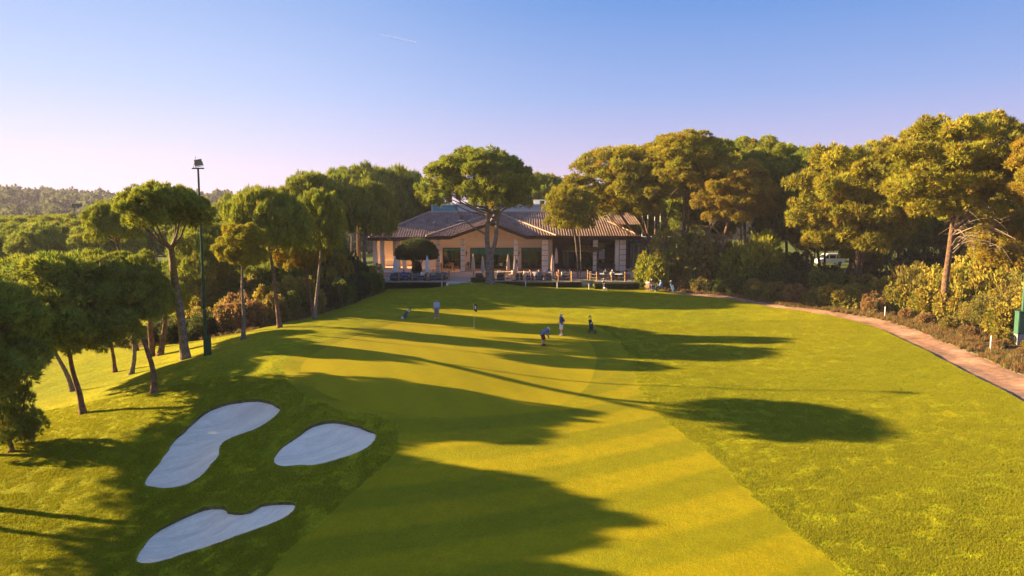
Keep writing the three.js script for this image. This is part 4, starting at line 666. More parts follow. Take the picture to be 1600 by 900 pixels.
// ---------- terrace ----------
const TER = 1.95;
{
  const t = tag(mesh('terrace', span(-18, 15.6, 0.4, TER, 81.6, 87.59), M.paving), 'paved terrace raised above the lawn before the clubhouse', 'terrace', null, 'structure');
  const joints = []; for (let x = -17; x < 15; x += 1.2) joints.push(span(x - 0.015, x + 0.015, TER + 0.004, TER + 0.008, 81.7, 87.5)); for (let d = 82.4; d < 87.5; d += 1.1) joints.push(span(-17.9, 15.5, TER + 0.010, TER + 0.014, d - 0.015, d + 0.015));
  mesh('paving_joints', merge(joints), M.grey, t);
  const st = thing('garden_steps', 'short flight of pale steps leading from lawn up to terrace', 'steps', [-6.2, 1.2, -81]);
  for (let k = 0; k < 4; k++) mesh('step', box(2.6, 0.18 + 0.18 * k, 0.4, 0, 0.09 + 0.09 * k, 0.7 - 0.4 * k), k % 2 ? M.offWhite : M.paving, st);
  for (const x of [-1.45, 1.45]) mesh('side_wall', box(0.25, 0.7, 1.9, x, 0.35, 0), M.stone, st);
}
// clipped hedges along the terrace foot
const hedgeLeaf = (() => { const r = rng(61), L = new Leaves(), d = V(), a = V(), b = V(), c = V(), e = V(); for (let i = 0; i < 7000; i++) { const f = r(), p = V(r() - 0.5, r(), r() - 0.5); if (f < 0.4) p.y = 0.9 + r() * 0.12; else if (f < 0.8) p.z = 0.42 + r() * 0.1; else p.z = -0.42 - r() * 0.1; d.copy(onSphere(r)); a.copy(onSphere(r)).cross(d).normalize(); const s = 0.035 + 0.03 * r(), t = 0.6 + 0.8 * r(); b.copy(p).addScaledVector(a, s * 0.5); c.copy(p).addScaledVector(a, -s * 0.5); e.copy(p).addScaledVector(d, s * 1.6); L.tri(b, c, e, [t, t, t]); } return L.geo(); })();
const hedgeCore = std(0.06, 0.08, 0.022, 1);
function hedge(x0, d0, x1, d1, w, h, col, label) {
  const L = Math.hypot(x1 - x0, d1 - d0), n = Math.max(1, Math.round(L / 1.6)), mx = (x0 + x1) / 2, md = (d0 + d1) / 2;
  const root = thing('hedge', label, 'hedge', [mx, Math.min(ground(x0, d0), ground(x1, d1), ground(mx, md)) - 0.05, -md], Math.atan2(d1 - d0, x1 - x0));
  mesh('hedge_core', box(L, h * 0.86, w * 0.8, 0, h * 0.43, 0), hedgeCore, root);
  const parts = []; for (let k = 0; k < n; k++) { const g = hedgeLeaf.clone(); g.scale(L / n * 1.04, h * (0.94 + 0.12 * noise2(x0 + k * 1.3, d0)), w * 1.05); g.translate(-L / 2 + (k + 0.5) * L / n, 0, 0); parts.push(g); }
  const f = mesh('foliage', mergeGeometries(parts), SLEAF[col], root); f.userData.kind = 'stuff';
}
hedge(-16.2, 80.4, -7.8, 80.9, 1.1, 0.66, 'dark', 'clipped dark hedge below terrace left of the steps');
hedge(-4.8, 81.1, -3.0, 81.1, 0.8, 0.6, 'green', 'short clipped hedge between steps and the huge forked pine');
hedge(-2.2, 81.0, 8.2, 80.8, 1.0, 0.6, 'dark', 'long clipped hedge right of the huge forked pine');
hedge(9.6, 79.9, 14.8, 80.3, 1.2, 0.66, 'dark', 'clipped hedge below the dining deck posts');
hedge(8.4, 82.3, 9.8, 82.1, 1.0, 0.6, 'lime', 'small sunlit yellow green hedge between the two deck fences');

const COUNT = ['first', 'second', 'third', 'fourth', 'fifth', 'sixth', 'seventh', 'eighth', 'ninth', 'tenth', 'eleventh', 'twelfth', 'thirteenth', 'fourteenth', 'fifteenth', 'sixteenth', 'seventeenth', 'eighteenth'];
// rope fence posts
const postProto = (() => { const g = thing('fence_post', '', 'fence post'); mesh('post', cyl(0.07, 0.065, 1.05, 0, 0.525, 0, 8), M.teak, g); mesh('post_cap', new THREE.SphereGeometry(0.085, 8, 6).translate(0, 1.08, 0), M.teak, g); return g; })();
let firstPost = true;
function fence(pts, y, label, group) {
  const placed = [];
  for (let k = 0; k < pts.length; k++) {
    const [x, d] = pts[k]; const own = label + ', ' + COUNT[k] + ' from its left end'; if (firstPost) { postProto.position.set(x, y, -d); tag(postProto, own, 'fence post', group); firstPost = false; } else copy(postProto, [x, y, -d], 0, own, group);
    if (k) { const [px, pd] = pts[k - 1]; placed.push([px, pd, x, d]); }
  }
  const gs = []; for (const [a, b, c, d] of placed) for (const hh of [0.9, 0.5]) gs.push(limb([V(a, y + hh, -b), V((a + c) / 2, y + hh - 0.13, -(b + d) / 2), V(c, y + hh, -d)], 0.022, 0.022, 5, 6));
  const o = thing('rope_rail', 'sagging double rope strung between ' + label.replace(/^wooden post/, 'the posts'), 'rope', [pts[0][0], y, -pts[0][1]]);
  mesh('rope', merge(gs).translate(-pts[0][0], -y, pts[0][1]), std(0.36, 0.27, 0.18, 0.95), o);
}
fence([[-13.6, 81.9], [-12.0, 81.9], [-10.2, 81.9], [-8.4, 81.9], [-7.7, 82.6], [-7.7, 84]], TER, 'wooden post of the lounge terrace left of the steps', 'fence posts of lounge terrace');
fence([[-4.6, 82], [-3, 82], [-0.9, 82], [0.9, 82], [2.3, 82], [4, 82], [5.6, 82], [7.2, 82]], TER, 'wooden post of the middle terrace behind the long hedge', 'fence posts of middle terrace');
fence([[7.2, 82.6], [7.2, 84.4], [7.3, 86]], TER, 'wooden post at the side of the middle terrace', 'fence posts of terrace side');
fence([[9.5, 86], [9.4, 84.4], [9.5, 82.6], [10.2, 81.9], [12, 81.9], [13.6, 81.9], [14.9, 82.2], [15.2, 83.8]], TER, 'wooden post round the dining deck', 'fence posts of dining deck');
fence([[16.2, 84.5], [17.4, 85.4], [18.8, 86]], 1.3, 'wooden post by the garden gate right of the deck', 'fence posts by the gate');

// closed parasols
function parasol(x, y, d, h, mat, label, group) {
  const g = thing('closed_parasol', label, 'parasol', [x, y, -d], x, group), n = 16, pts = [];
  mesh('pole', cyl(0.03, 0.03, h, 0, h / 2, 0, 8), M.metal, g); mesh('base_plate', cyl(0.32, 0.32, 0.08, 0, 0.04, 0, 14), M.iron, g);
  const prof = [[h * 0.32, 0.20], [h * 0.45, 0.235], [h * 0.62, 0.215], [h * 0.8, 0.155], [h * 0.93, 0.085], [h, 0.02]], pos = [];
  const at = (i, k) => { const a = k / n * 6.2832, q = prof[i][1] * (k % 2 ? 0.72 : 1.08); return V(Math.cos(a) * q, prof[i][0] + (i === 0 ? (k % 2 ? 0.1 : 0) : 0), Math.sin(a) * q); };
  for (let i = 0; i < prof.length - 1; i++) for (let k = 0; k < n; k++) pts.push(at(i, k), at(i + 1, k), at(i, k + 1), at(i, k + 1), at(i + 1, k), at(i + 1, k + 1));
  const c = new THREE.BufferGeometry().setFromPoints(pts); c.computeVertexNormals(); mesh('folded_canopy', c, mat, g); mesh('finial', new THREE.SphereGeometry(0.05, 8, 6).translate(0, h + 0.03, 0), M.wood, g);
  mesh('tie_strap', new THREE.TorusGeometry(0.22, 0.018, 5, 14).rotateX(Math.PI / 2).translate(0, h * 0.5, 0), mat, g);
}
const blueCloth = std(0.66, 0.78, 0.86, 0.95, { side: THREE.DoubleSide }), beige = std(0.66, 0.50, 0.40, 0.95, { side: THREE.DoubleSide }), taupe = std(0.50, 0.43, 0.40, 0.95, { side: THREE.DoubleSide });
parasol(-14.2, TER, 82.8, 3.1, blueCloth, 'closed pale blue parasol nearest the open pavilion'); parasol(-10.3, TER, 82.8, 3.1, blueCloth, 'closed pale blue parasol beside the domed tree');
parasol(-4.9, TER, 86, 3.1, beige, 'closed beige parasol left of the huge forked pine'); parasol(-3.6, TER, 84, 2.9, taupe, 'closed taupe parasol half hidden behind the huge forked trunk'); parasol(-0.5, TER, 86, 3.1, beige, 'closed beige parasol just right of the huge forked trunk'); parasol(0.35, TER, 82.8, 3.0, taupe, 'closed taupe parasol before the third stone column'); parasol(5.0, TER, 84.6, 3.1, beige, 'closed beige parasol at the end of the middle terrace'); parasol(5.8, VER, 89.4, 3.1, beige, 'closed beige parasol in the dark recess');

// terrace furniture
function chairGeo(seat, back) { return { legs: [[-0.2, -0.2], [0.2, -0.2], [-0.2, 0.2], [0.2, 0.2]].map(([x, z]) => box(0.04, 0.44, 0.04, x, 0.22, z)), seat: box(0.46, 0.06, 0.46, 0, 0.46, 0), back: box(0.44, 0.42, 0.05, 0, 0.74, -0.22) }; }
function makeChair(name, label, wood, pad, group) { const g = thing(name, label, 'chair', [0, 0, 0], 0, group), c = chairGeo(); for (const l of c.legs) mesh('leg', l, wood, g); mesh('seat', c.seat, pad, g); mesh('backrest', c.back, pad, g); return g; }
function makeTable(name, label, top, leg, w, group) { const g = thing(name, label, 'table', [0, 0, 0], 0, group); mesh('tabletop', box(w, 0.05, w * 0.8, 0, 0.73, 0), top, g); for (const sx of [-1, 1]) for (const sz of [-1, 1]) mesh('leg', box(0.05, 0.7, 0.05, sx * (w / 2 - 0.06), 0.35, sz * (w * 0.4 - 0.06)), leg, g); return g; }
function place(proto, spots) { const text = proto.userData.label; spots.sort((a, b) => a[0] / a[2] - b[0] / b[2]).forEach(([x, y, d, a], i) => { const l = text + ', ' + COUNT[i] + ' from the left'; if (i === 0) { proto.position.set(x, y, -d); proto.rotation.y = a; proto.userData.label = l; } else copy(proto, [x, y, -d], a, l); }); }
const darkPad = std(0.03, 0.033, 0.045, 0.9), whitePad = std(0.82, 0.78, 0.75, 0.9), steelBlue = std(0.10, 0.16, 0.22, 0.9);
place(makeChair('terrace_chair', 'teak dining chair with pale cushion at the middle terrace tables', M.teak, whitePad, 'teak chairs of the middle terrace'), [[-2.0, TER, 85.2, 1.5], [-0.2, TER, 86.6, -1.4], [0.9, TER, 85, 1.2], [1.3, TER, 86.4, -1.5], [1.9, TER, 84.4, 1.6], [5.4, TER, 86.2, 1.2], [6.0, TER, 85.2, -1.3], [6.5, TER, 86.4, -1.2], [3.4, TER, 86.8, 0.3], [4.2, TER, 86.9, 0.2], [2.8, TER, 84.8, 2.8], [-1.6, TER, 87, 0.2], [-2.8, TER, 86.4, 1.3], [4.8, TER, 84.9, 2.9], [6.2, TER, 84.4, 2.2]]);
place(makeTable('terrace_table', 'teak table on the middle terrace', M.teak, M.teak, 1.3, 'teak tables of the middle terrace'), [[-1.1, TER, 86, 0], [0.5, TER, 86, 0], [3.6, TER, 85.6, 0], [5.7, TER, 85.9, 0.2]]);
place(makeChair('dining_chair', 'dark dining chair on the deck at the right end', M.iron, darkPad, 'dark chairs of the dining deck'), [[10.2, TER, 84.8, 0], [10.9, TER, 86.2, 0.4], [11.6, TER, 84.4, 3], [12.2, TER, 86.4, 0.2], [12.8, TER, 84.2, 2.9], [13.4, TER, 85.8, 0], [14.1, TER, 84.6, 1], [10.6, TER, 83.2, 0.3], [12.2, TER, 82.8, 3], [13.8, TER, 83, 3.1], [11.4, VER, 89, 0], [12.6, VER, 89.2, 0.2], [13.2, VER, 88.9, -0.3], [10.1, TER, 86.6, 1], [14.6, TER, 86.4, 0.5], [11.5, TER, 83, 0], [13.1, TER, 86.8, 0.2]]);
place(makeTable('dining_table', 'dining deck table under a white cloth', whitePad, M.iron, 1.2, 'white dining deck tables'), [[10.7, TER, 85.4, 0], [11.9, TER, 85.4, 0], [13.2, TER, 84.9, 0], [11.1, TER, 83.8, 0], [12.9, TER, 83.5, 0], [14.2, TER, 85.6, 0]]);
place(makeChair('veranda_chair', 'brown chair by the peach veranda wall', M.wood, M.wood, 'brown veranda chairs'), [[-9.9, VER, 93.4, 0], [-8.4, VER, 93.6, 0.4], [-6.9, VER, 93.4, 0], [-6.1, VER, 93.6, -0.4], [-9.2, VER, 90.6, 1.4], [-7.4, VER, 90.8, -1.5], [-8, VER, 92.4, 0.3]]);
place(makeTable('veranda_table', 'brown table on the veranda floor', M.wood, M.wood, 1.1, 'brown veranda tables'), [[-9.1, VER, 92.9, 0], [-8.3, VER, 90.7, 0], [-6.4, VER, 92.6, 0]]);
function sofa(x, d, a, pad, label, group) { const g = thing('lounge_chair', label, 'lounge chair', [x, TER, -d], a, group); mesh('base', box(0.9, 0.3, 0.8, 0, 0.2, 0), M.iron, g); mesh('seat_cushion', box(0.78, 0.14, 0.7, 0, 0.42, 0.03), pad, g); mesh('back_cushion', box(0.8, 0.45, 0.16, 0, 0.62, -0.33), pad, g); for (const s of [-1, 1]) mesh('armrest', box(0.1, 0.26, 0.8, s * 0.42, 0.48, 0), M.iron, g); }
const lgg = 'lounge chairs left of the steps'; [[-14.4, 83.1, 0.1], [-13.2, 83, 0], [-12, 83.2, 0.1], [-10.9, 83.1, 0], [-9.6, 83, 0.2], [-8.7, 83.2, -0.4]].forEach(([x, d, a], i) => sofa(x, d, a, steelBlue, COUNT[i] + ' slate lounge chair in front row left of the steps', lgg)); [[-14.2, 85, 3], [-13, 84.9, 3.1], [-11.4, 85, 3.1], [-9.4, 85, 3], [-8.4, 85.4, 2.8]].forEach(([x, d, a], i) => sofa(x, d, a, steelBlue, COUNT[i] + ' slate lounge chair in back row left of the steps', lgg));
const lhg = 'lounge chairs of middle terrace'; [[-4, 83.3, 0.2], [-1.4, 83.2, 0], [0.9, 83.4, 0], [2.2, 83.1, 0], [3.3, 83.2, 0], [4.4, 83.2, 0], [5.7, 83.1, 0.2], [6.6, 83.4, -0.3]].forEach(([x, d, a], i) => sofa(x, d, a, darkPad, COUNT[i] + ' dark lounge chair behind the long hedge of middle terrace', lhg));
place(makeTable('coffee_table', 'white low table among the slate lounge chairs', whitePad, M.iron, 0.9, 'white lounge tables'), [[-13.8, TER - 0.25, 84, 0], [-12.6, TER - 0.25, 84, 0], [-11.4, TER - 0.25, 84.1, 0], [-10.2, TER - 0.25, 84.1, 0], [-9, TER - 0.25, 84.1, 0], [-8.2, TER - 0.25, 84.3, 0]]);

// pergola with a vine before the recess
{
  const p = thing('vine_pergola', 'dark pergola overgrown with vine before the recess', 'pergola', [9.2, VER, -90]);
  for (const x of [-1.9, 1.9]) for (const z of [-1, 1]) mesh('post', box(0.12, 2.7, 0.12, x, 1.35, z), M.iron, p);
  for (let k = 0; k < 7; k++) mesh('rafter', box(0.08, 0.12, 2.6, -2 + k * 0.667, 2.76, 0), M.wood, p);
  for (const z of [-1, 1]) mesh('beam', box(4.4, 0.12, 0.1, 0, 2.64, z), M.wood, p);
  const f = mesh('vine', SHRUB[1], SLEAF.olive, p); f.scale.set(2.5, 0.75, 1.5); f.position.y = 2.55; f.userData.kind = 'stuff';
  const f2 = mesh('vine', SHRUB[0], SLEAF.dark, p); f2.scale.set(1.2, 2.2, 0.7); f2.position.set(0.4, 0.2, -0.4); f2.userData.kind = 'stuff';
}
// domed clipped tree on the terrace
{
  const t = thing('domed_tree', 'dark clipped tree with mushroom dome crown beside the pale blue parasols', 'tree', [-12.0, TER, -86]);
  const r = rng(70), L = new Leaves(), d = V(), a = V();
  for (let i = 0; i < 26000; i++) { const q = onSphere(r); let y = q.y; if (y < -0.25) y = -0.25 - r() * 0.12; const s = 0.84 + 0.18 * r(), p = V(q.x * 2.7 * s, 3.05 + (y > 0 ? y * 2.0 : y * 1.5) * s, q.z * 2.7 * s); d.copy(onSphere(r)); a.copy(onSphere(r)).cross(d).normalize(); const w = 0.05, tn = 0.6 + 0.8 * r(); L.tri(p.clone().addScaledVector(a, w), p.clone().addScaledVector(a, -w), p.clone().addScaledVector(d, 0.2), [tn, tn, tn]); }
  const c = mesh('crown', L.geo(), SLEAF.dark, t); c.userData.kind = 'stuff';
  const tr = []; for (let k = 0; k < 5; k++) tr.push(limb([V(Math.cos(k * 1.3) * 0.16, 0, Math.sin(k * 1.3) * 0.16), V(Math.cos(k * 1.3) * 0.3, 1.3, Math.sin(k * 1.3) * 0.3), V(Math.cos(k * 1.3) * 1.3, 3.4, Math.sin(k * 1.3) * 1.3)], 0.12, 0.05, 6, 6)); mesh('trunk', merge(tr), bark, t);
  const iv = mesh('ivy', SHRUB[0], SLEAF.dark, t); iv.scale.set(0.65, 2.4, 0.65); iv.userData.kind = 'stuff';
}

// ---------- masts, stakes, flag ----------
const mastGreen = grained([0.022, 0.075, 0.048], [[8, 0.8, 81], [60, 0.6, 82]], { n: 128, size: 2, amount: 34, bump: 0, rough: 0.5 });
const cabinetGreen = grained([0.05, 0.125, 0.088], [[8, 0.8, 83], [60, 0.6, 84]], { n: 128, size: 2, amount: 34, bump: 0, rough: 0.5 });
const lampGlass = std(0.25, 0.26, 0.28, 0.15);
function mast(x, d, h, label, { lamps = 2, turn = 0, cab = true, r = 0.1, mat = mastGreen } = {}) {
  const g = thing('floodlight_mast', label, 'light mast', [x, ground(x, d) - 0.05, -d], turn);
  mesh('pole', cyl(r, r * 0.6, h, 0, h / 2, 0, 14), mat, g); mesh('base_flange', cyl(r * 1.9, r * 1.9, 0.06, 0, 0.08, 0, 14), mat, g);
  if (cab) { const c = mesh('control_box', box(0.36, 1.15, 0.28, r + 0.02, 0.62, 0.02), mat, g); mesh('box_door', box(0.3, 0.9, 0.02, r + 0.02, 0.64, 0.172), mat, c); mesh('lower_sleeve', cyl(r * 1.5, r * 1.5, 1.2, 0, 0.6, 0, 14), mat, g); }
  mesh('crossarm', box(0.2 + 0.55 * lamps, 0.08, 0.08, 0, h, 0), M.iron, g);
  if (lamps === 1) mesh('lightning_rod', bar([-0.3, h, 0], [-0.12, h + 0.75, 0], 0.02), M.iron, g);
  for (let k = 0; k < lamps; k++) {
    const px = lamps === 1 ? 0.06 : -0.32 + k * 0.62, f = new THREE.Group(); f.name = 'floodlight'; f.position.set(px, h + 0.36, 0.05); f.scale.setScalar(lamps === 1 ? 0.78 : 1); f.rotation.set(0.5, k || lamps === 1 ? 0.5 : -0.9, 0); g.add(f);
    mesh('housing', merge([box(0.56, 0.5, 0.14), ...Array.from({ length: 5 }, (_, i) => box(0.03, 0.4, 0.08, -0.2 + 0.1 * i, 0, -0.11))]), M.metal, f); mesh('lens', box(0.48, 0.42, 0.02, 0, 0, 0.08), lampGlass, f); mesh('bracket', merge([box(0.03, 0.36, 0.05, -0.3, -0.16, 0), box(0.03, 0.36, 0.05, 0.3, -0.16, 0), box(0.63, 0.03, 0.05, 0, -0.34, 0)]), M.iron, f);
  }
  return g;
}
mast(-19.8, 43.6, 12.0, 'tall green floodlight mast beside the leaning umbrella pine', { lamps: 1 });
mast(36.5, 48.4, 15, 'green mast cut by the right edge with a pale green cabinet', { cab: false, r: 0.1, mat: cabinetGreen });
{ const c = thing('electric_cabinet', 'pale green metal cabinet at the foot of the right-edge mast', 'cabinet', [36.05, ground(36, 48) + 0.75, -48]); mesh('body', box(0.5, 1.6, 0.4, 0, 0.8, 0), cabinetGreen, c); mesh('door', box(0.42, 1.44, 0.02, 0, 0.82, 0.212), cabinetGreen, c); mesh('warning_badge', cyl(0.08, 0.08, 0.01, 0.06, 0.55, 0, 12).rotateX(0).rotateX(Math.PI / 2).translate(0, 1.0, 0.05).translate(0, -0.45, 0.19), M.white, c); mesh('lid', box(0.55, 0.05, 0.45, 0, 1.63, 0), cabinetGreen, c); mesh('plinth', box(0.48, 0.85, 0.38, 0, -0.425, 0), M.grey, c); }
mast(-70, 110, 14.6, 'far green floodlight mast over the wood at the left', { lamps: 3, cab: false, r: 0.1 });
mast(-59, 130, 14.5, 'pale distant lamp mast behind the tall mast', { lamps: 2, cab: false, r: 0.07, mat: M.grey });
mast(10.8, 140, 16.8, 'small distant lamp mast above the clubhouse trees', { lamps: 2, cab: false, r: 0.09, mat: M.metal });
for (const [x, d, h, l] of [[33.6, 61, 0.95, 'white stake in the verge at the far bend of the path'], [33.1, 46.6, 0.95, 'white stake in the verge of the near cart path'], [-8.2, 79.6, 0.75, 'small white stake below the hedge left of the steps'], [1.6, 80, 0.75, 'small white stake below the long hedge near the huge pine'], [5.3, 79.6, 0.75, 'small white stake below the right end of the long hedge'], [8.9, 78.6, 0.75, 'small white stake below the dining deck hedge'], [-16.3, 76.6, 0.6, 'small white stake at the corner of the shrub bed']]) {
  const g = thing('marker_stake', l, 'stake', [x, ground(x, d) - 0.1, -d], 0.3); mesh('post', box(0.08, h, 0.05, 0, h / 2, 0), M.white, g); mesh('pointed_top', new THREE.ConeGeometry(0.055, 0.09, 4).rotateY(0.785).translate(0, h + 0.045, 0), M.white, g);
}
{
  const x = -3.2, d = 57, y = ground(x, d), g = thing('flagstick', 'thin pin with small black and white flag in the green', 'flagstick', [x, y, -d]);
  mesh('pin', cyl(0.016, 0.012, 2.1, 0, 1.05, 0, 8), std(0.75, 0.7, 0.4, 0.5), g);
  const f = new THREE.PlaneGeometry(0.42, 0.62, 6, 8), p = f.attributes.position; for (let i = 0; i < p.count; i++) { const u = (p.getX(i) + 0.21) / 0.42; p.setX(i, 0.02 + u * 0.24); p.setZ(i, Math.sin(u * 9) * 0.06 * u); p.setY(i, 1.78 + p.getY(i) - u * 0.12); } f.computeVertexNormals();
  const cv = document.createElement('canvas'); cv.width = 64; cv.height = 96; const c = cv.getContext('2d'); c.fillStyle = '#15171c'; c.fillRect(0, 0, 64, 96); c.fillStyle = '#e8ebee'; c.beginPath(); c.ellipse(30, 46, 17, 24, 0, 0, 7); c.fill(); c.fillStyle = '#15171c'; c.fillRect(26, 34, 9, 24);
  const t = new THREE.CanvasTexture(cv); t.colorSpace = THREE.SRGBColorSpace; mesh('flag', f, new THREE.MeshStandardMaterial({ map: t, roughness: 0.9, side: THREE.DoubleSide }), g);
  mesh('cup', new THREE.TorusGeometry(0.055, 0.008, 5, 16).rotateX(Math.PI / 2).translate(0, 0.008, 0), M.white, g);
}

// ---------- people ----------
function blob(prims, [cx, cy, cz], half, res, k = 0.035) {
  const mc = new MarchingCubes(res, M.white, false, false, 60000), f = mc.field, n = mc.size, hs = n / 2; mc.isolation = 0;
  for (let z = 0; z < n; z++) for (let y = 0; y < n; y++) for (let x = 0; x < n; x++) {
    const px = cx + half * (x - hs) / hs, py = cy + half * (y - hs) / hs, pz = cz + half * (z - hs) / hs; let d = 1;
    for (const [ax, ay, az, bx, by, bz, ra, rb] of prims) {
      const ux = bx - ax, uy = by - ay, uz = bz - az, l = ux * ux + uy * uy + uz * uz, t = l ? clamp(((px - ax) * ux + (py - ay) * uy + (pz - az) * uz) / l, 0, 1) : 0;
      const e = Math.hypot(px - ax - ux * t, py - ay - uy * t, pz - az - uz * t) - (ra + (rb - ra) * t), h = Math.max(0, k - Math.abs(d - e)) / k; d = Math.min(d, e) - h * h * k * 0.25;
    }
    f[x + y * n + z * n * n] = -d;
  }
  mc.update();
  const p = mc.positionArray.slice(0, mc.count * 3); for (let i = 0; i < p.length; i += 3) { p[i] = cx + half * p[i]; p[i + 1] = cy + half * p[i + 1]; p[i + 2] = cz + half * p[i + 2]; }
  let g = new THREE.BufferGeometry(); g.setAttribute('position', new THREE.Float32BufferAttribute(p, 3)); g = mergeVertices(g, 1e-4); g.computeVertexNormals(); return g.toNonIndexed();
}
const skin = std(0.42, 0.235, 0.155, 0.6), hairDark = std(0.03, 0.02, 0.015, 0.8), shoeWhite = std(0.6, 0.6, 0.62, 0.7), shoeDark = std(0.04, 0.04, 0.05, 0.7);
const cloth = (r, g, b) => std(r, g, b, 0.95);
const mid = (a, b, t) => a.map((v, i) => v + (b[i] - v) * t);
const cap = (a, b, ra, rb) => [...a, ...b, ra, rb];
// joints in metres, the person faces +z; J holds pelvis, chest, neck, head and, for sides l and r, shoulder, elbow, wrist, hip, knee, ankle, toe
function person(label, pos, turn, J, { shirt, shorts, shoes = shoeWhite, hat, hair = hairDark, group, longs = false }) {
  const g = thing('person', label, 'person', pos, turn, group), S = ['l', 'r'], sh = (s) => J['shoulder' + s], el = (s) => J['elbow' + s], wr = (s) => J['wrist' + s], hp = (s) => J['hip' + s], kn = (s) => J['knee' + s], an = (s) => J['ankle' + s], to = (s) => J['toe' + s];
  const all = Object.values(J), lo = [0, 1, 2].map((i) => Math.min(...all.map((p) => p[i]))), hi = [0, 1, 2].map((i) => Math.max(...all.map((p) => p[i]))), c = lo.map((v, i) => (v + hi[i]) / 2), half = Math.max(...hi.map((v, i) => v - lo[i])) / 2 + 0.2;
  const torso = (e) => [cap(J.pelvis, mid(J.pelvis, J.chest, 0.5), 0.135 + e, 0.125 + e), cap(mid(J.pelvis, J.chest, 0.5), J.chest, 0.125 + e, 0.145 + e), cap(sh('l'), sh('r'), 0.075 + e, 0.075 + e), cap(mid(sh('l'), J.pelvis, 0.15), hp('l'), 0.085 + e, 0.1 + e), cap(mid(sh('r'), J.pelvis, 0.15), hp('r'), 0.085 + e, 0.1 + e)];
  const arm = (s, e) => [cap(sh(s), el(s), 0.062 + e, 0.048 + e), cap(el(s), wr(s), 0.044 + e, 0.03 + e)], leg = (s) => [cap(hp(s), kn(s), 0.092, 0.06), cap(kn(s), mid(kn(s), an(s), 0.3), 0.058, 0.06), cap(mid(kn(s), an(s), 0.3), an(s), 0.06, 0.038)];
  const body = [blob([...torso(0), cap(J.chest, J.neck, 0.09, 0.055), cap(J.neck, J.head, 0.055, 0.06), ...S.flatMap((s) => [...arm(s, 0), ...leg(s)])], c, half, 84)];
  // head with brow, nose, chin and ears; hands with five fingers
  const H = J.head, F = J.face ?? [0, 0, 1], sx = [F[2], 0, -F[0]], q = (a, b, d) => [H[0] + sx[0] * a + F[0] * d, H[1] + b + F[1] * d, H[2] + sx[2] * a + F[2] * d];
  body.push(blob([cap(q(0, 0.03, -0.015), q(0, 0.05, -0.03), 0.09, 0.092), cap(q(0, -0.03, 0.03), q(0, -0.075, 0.05), 0.068, 0.045), cap(q(0, 0.01, 0.09), q(0, -0.022, 0.108), 0.012, 0.017), cap(q(0.082, 0.005, -0.01), q(0.085, -0.025, -0.005), 0.02, 0.014), cap(q(-0.082, 0.005, -0.01), q(-0.085, -0.025, -0.005), 0.02, 0.014)], H, 0.18, 40, 0.03));
  for (const s of S) {
    const w = wr(s), d = V(...w).sub(V(...el(s))).normalize(), side = V(s === 'l' ? 0.2 : -0.2, 0.1, 1).cross(d).normalize(), fw = d.clone().cross(side).normalize(), P = (a, b, e) => [w[0] + d.x * a + side.x * b + fw.x * e, w[1] + d.y * a + side.y * b + fw.y * e, w[2] + d.z * a + side.z * b + fw.z * e];
    const pr = [cap(P(0, 0, 0), P(0.03, 0, 0), 0.026, 0.028)]; for (let k = 0; k < 4; k++) { const b = -0.03 + 0.02 * k, L = [0.06, 0.075, 0.07, 0.05][k]; pr.push(cap(P(0.02, b * 0.6, 0), P(0.085, b, 0), 0.016, 0.0115), cap(P(0.085, b, 0), P(0.085 + L * 0.6, b, 0.02), 0.0105, 0.0095), cap(P(0.085 + L * 0.6, b, 0.02), P(0.085 + L * 0.85, b, 0.045), 0.0095, 0.008)); }
    pr.push(cap(P(0.025, -0.02, 0.005), P(0.06, -0.05, 0.02), 0.015, 0.011), cap(P(0.06, -0.05, 0.02), P(0.085, -0.05, 0.035), 0.0105, 0.009));
    body.push(blob(pr, P(0.07, 0, 0.01), 0.13, 36, 0.01));
  }
  mesh('body', merge(body), skin, g);
  mesh('shirt', blob([...torso(0.016), cap(J.chest, mid(J.chest, J.neck, 0.7), 0.1, 0.075), ...S.map((s) => cap(sh(s), mid(sh(s), el(s), 0.72), 0.082, 0.07))], c, half, 84), shirt, g);
  mesh(longs ? 'trousers' : 'shorts', blob([cap(mid(J.pelvis, J.chest, -0.05), mid(J.pelvis, J.chest, 0.12), 0.158, 0.155), ...S.flatMap((s) => longs ? [cap(hp(s), kn(s), 0.115, 0.085), cap(kn(s), an(s), 0.085, 0.065)] : [cap(hp(s), mid(hp(s), kn(s), 0.86), 0.116, 0.098)])], c, half, 84), shorts, g);
  for (const s of S) mesh('shoe', blob([cap(mid(an(s), to(s), -0.2), to(s), 0.05, 0.042), cap(an(s), mid(an(s), to(s), 0.2), 0.05, 0.045)], mid(an(s), to(s), 0.4), 0.2, 26, 0.02), shoes, g);
  if (hat) mesh('cap', merge([blob([cap(q(0, 0.075, -0.02), q(0, 0.085, -0.03), 0.088, 0.084)], q(0, 0.08, -0.02), 0.14, 24), bar(q(-0.045, 0.075, 0.08), q(-0.03, 0.062, 0.16), 0.03, 0.012, 6).scale(1, 1, 1), bar(q(0.045, 0.075, 0.08), q(0.03, 0.062, 0.16), 0.03, 0.012, 6)]), hat, g);
  else mesh('hair', blob([cap(q(0, 0.085, -0.035), q(0, 0.06, -0.055), 0.082, 0.085), cap(q(0, 0.02, -0.06), q(0, -0.02, -0.06), 0.07, 0.05)], q(0, 0.05, -0.04), 0.16, 24), hair, g);
  return g;
}
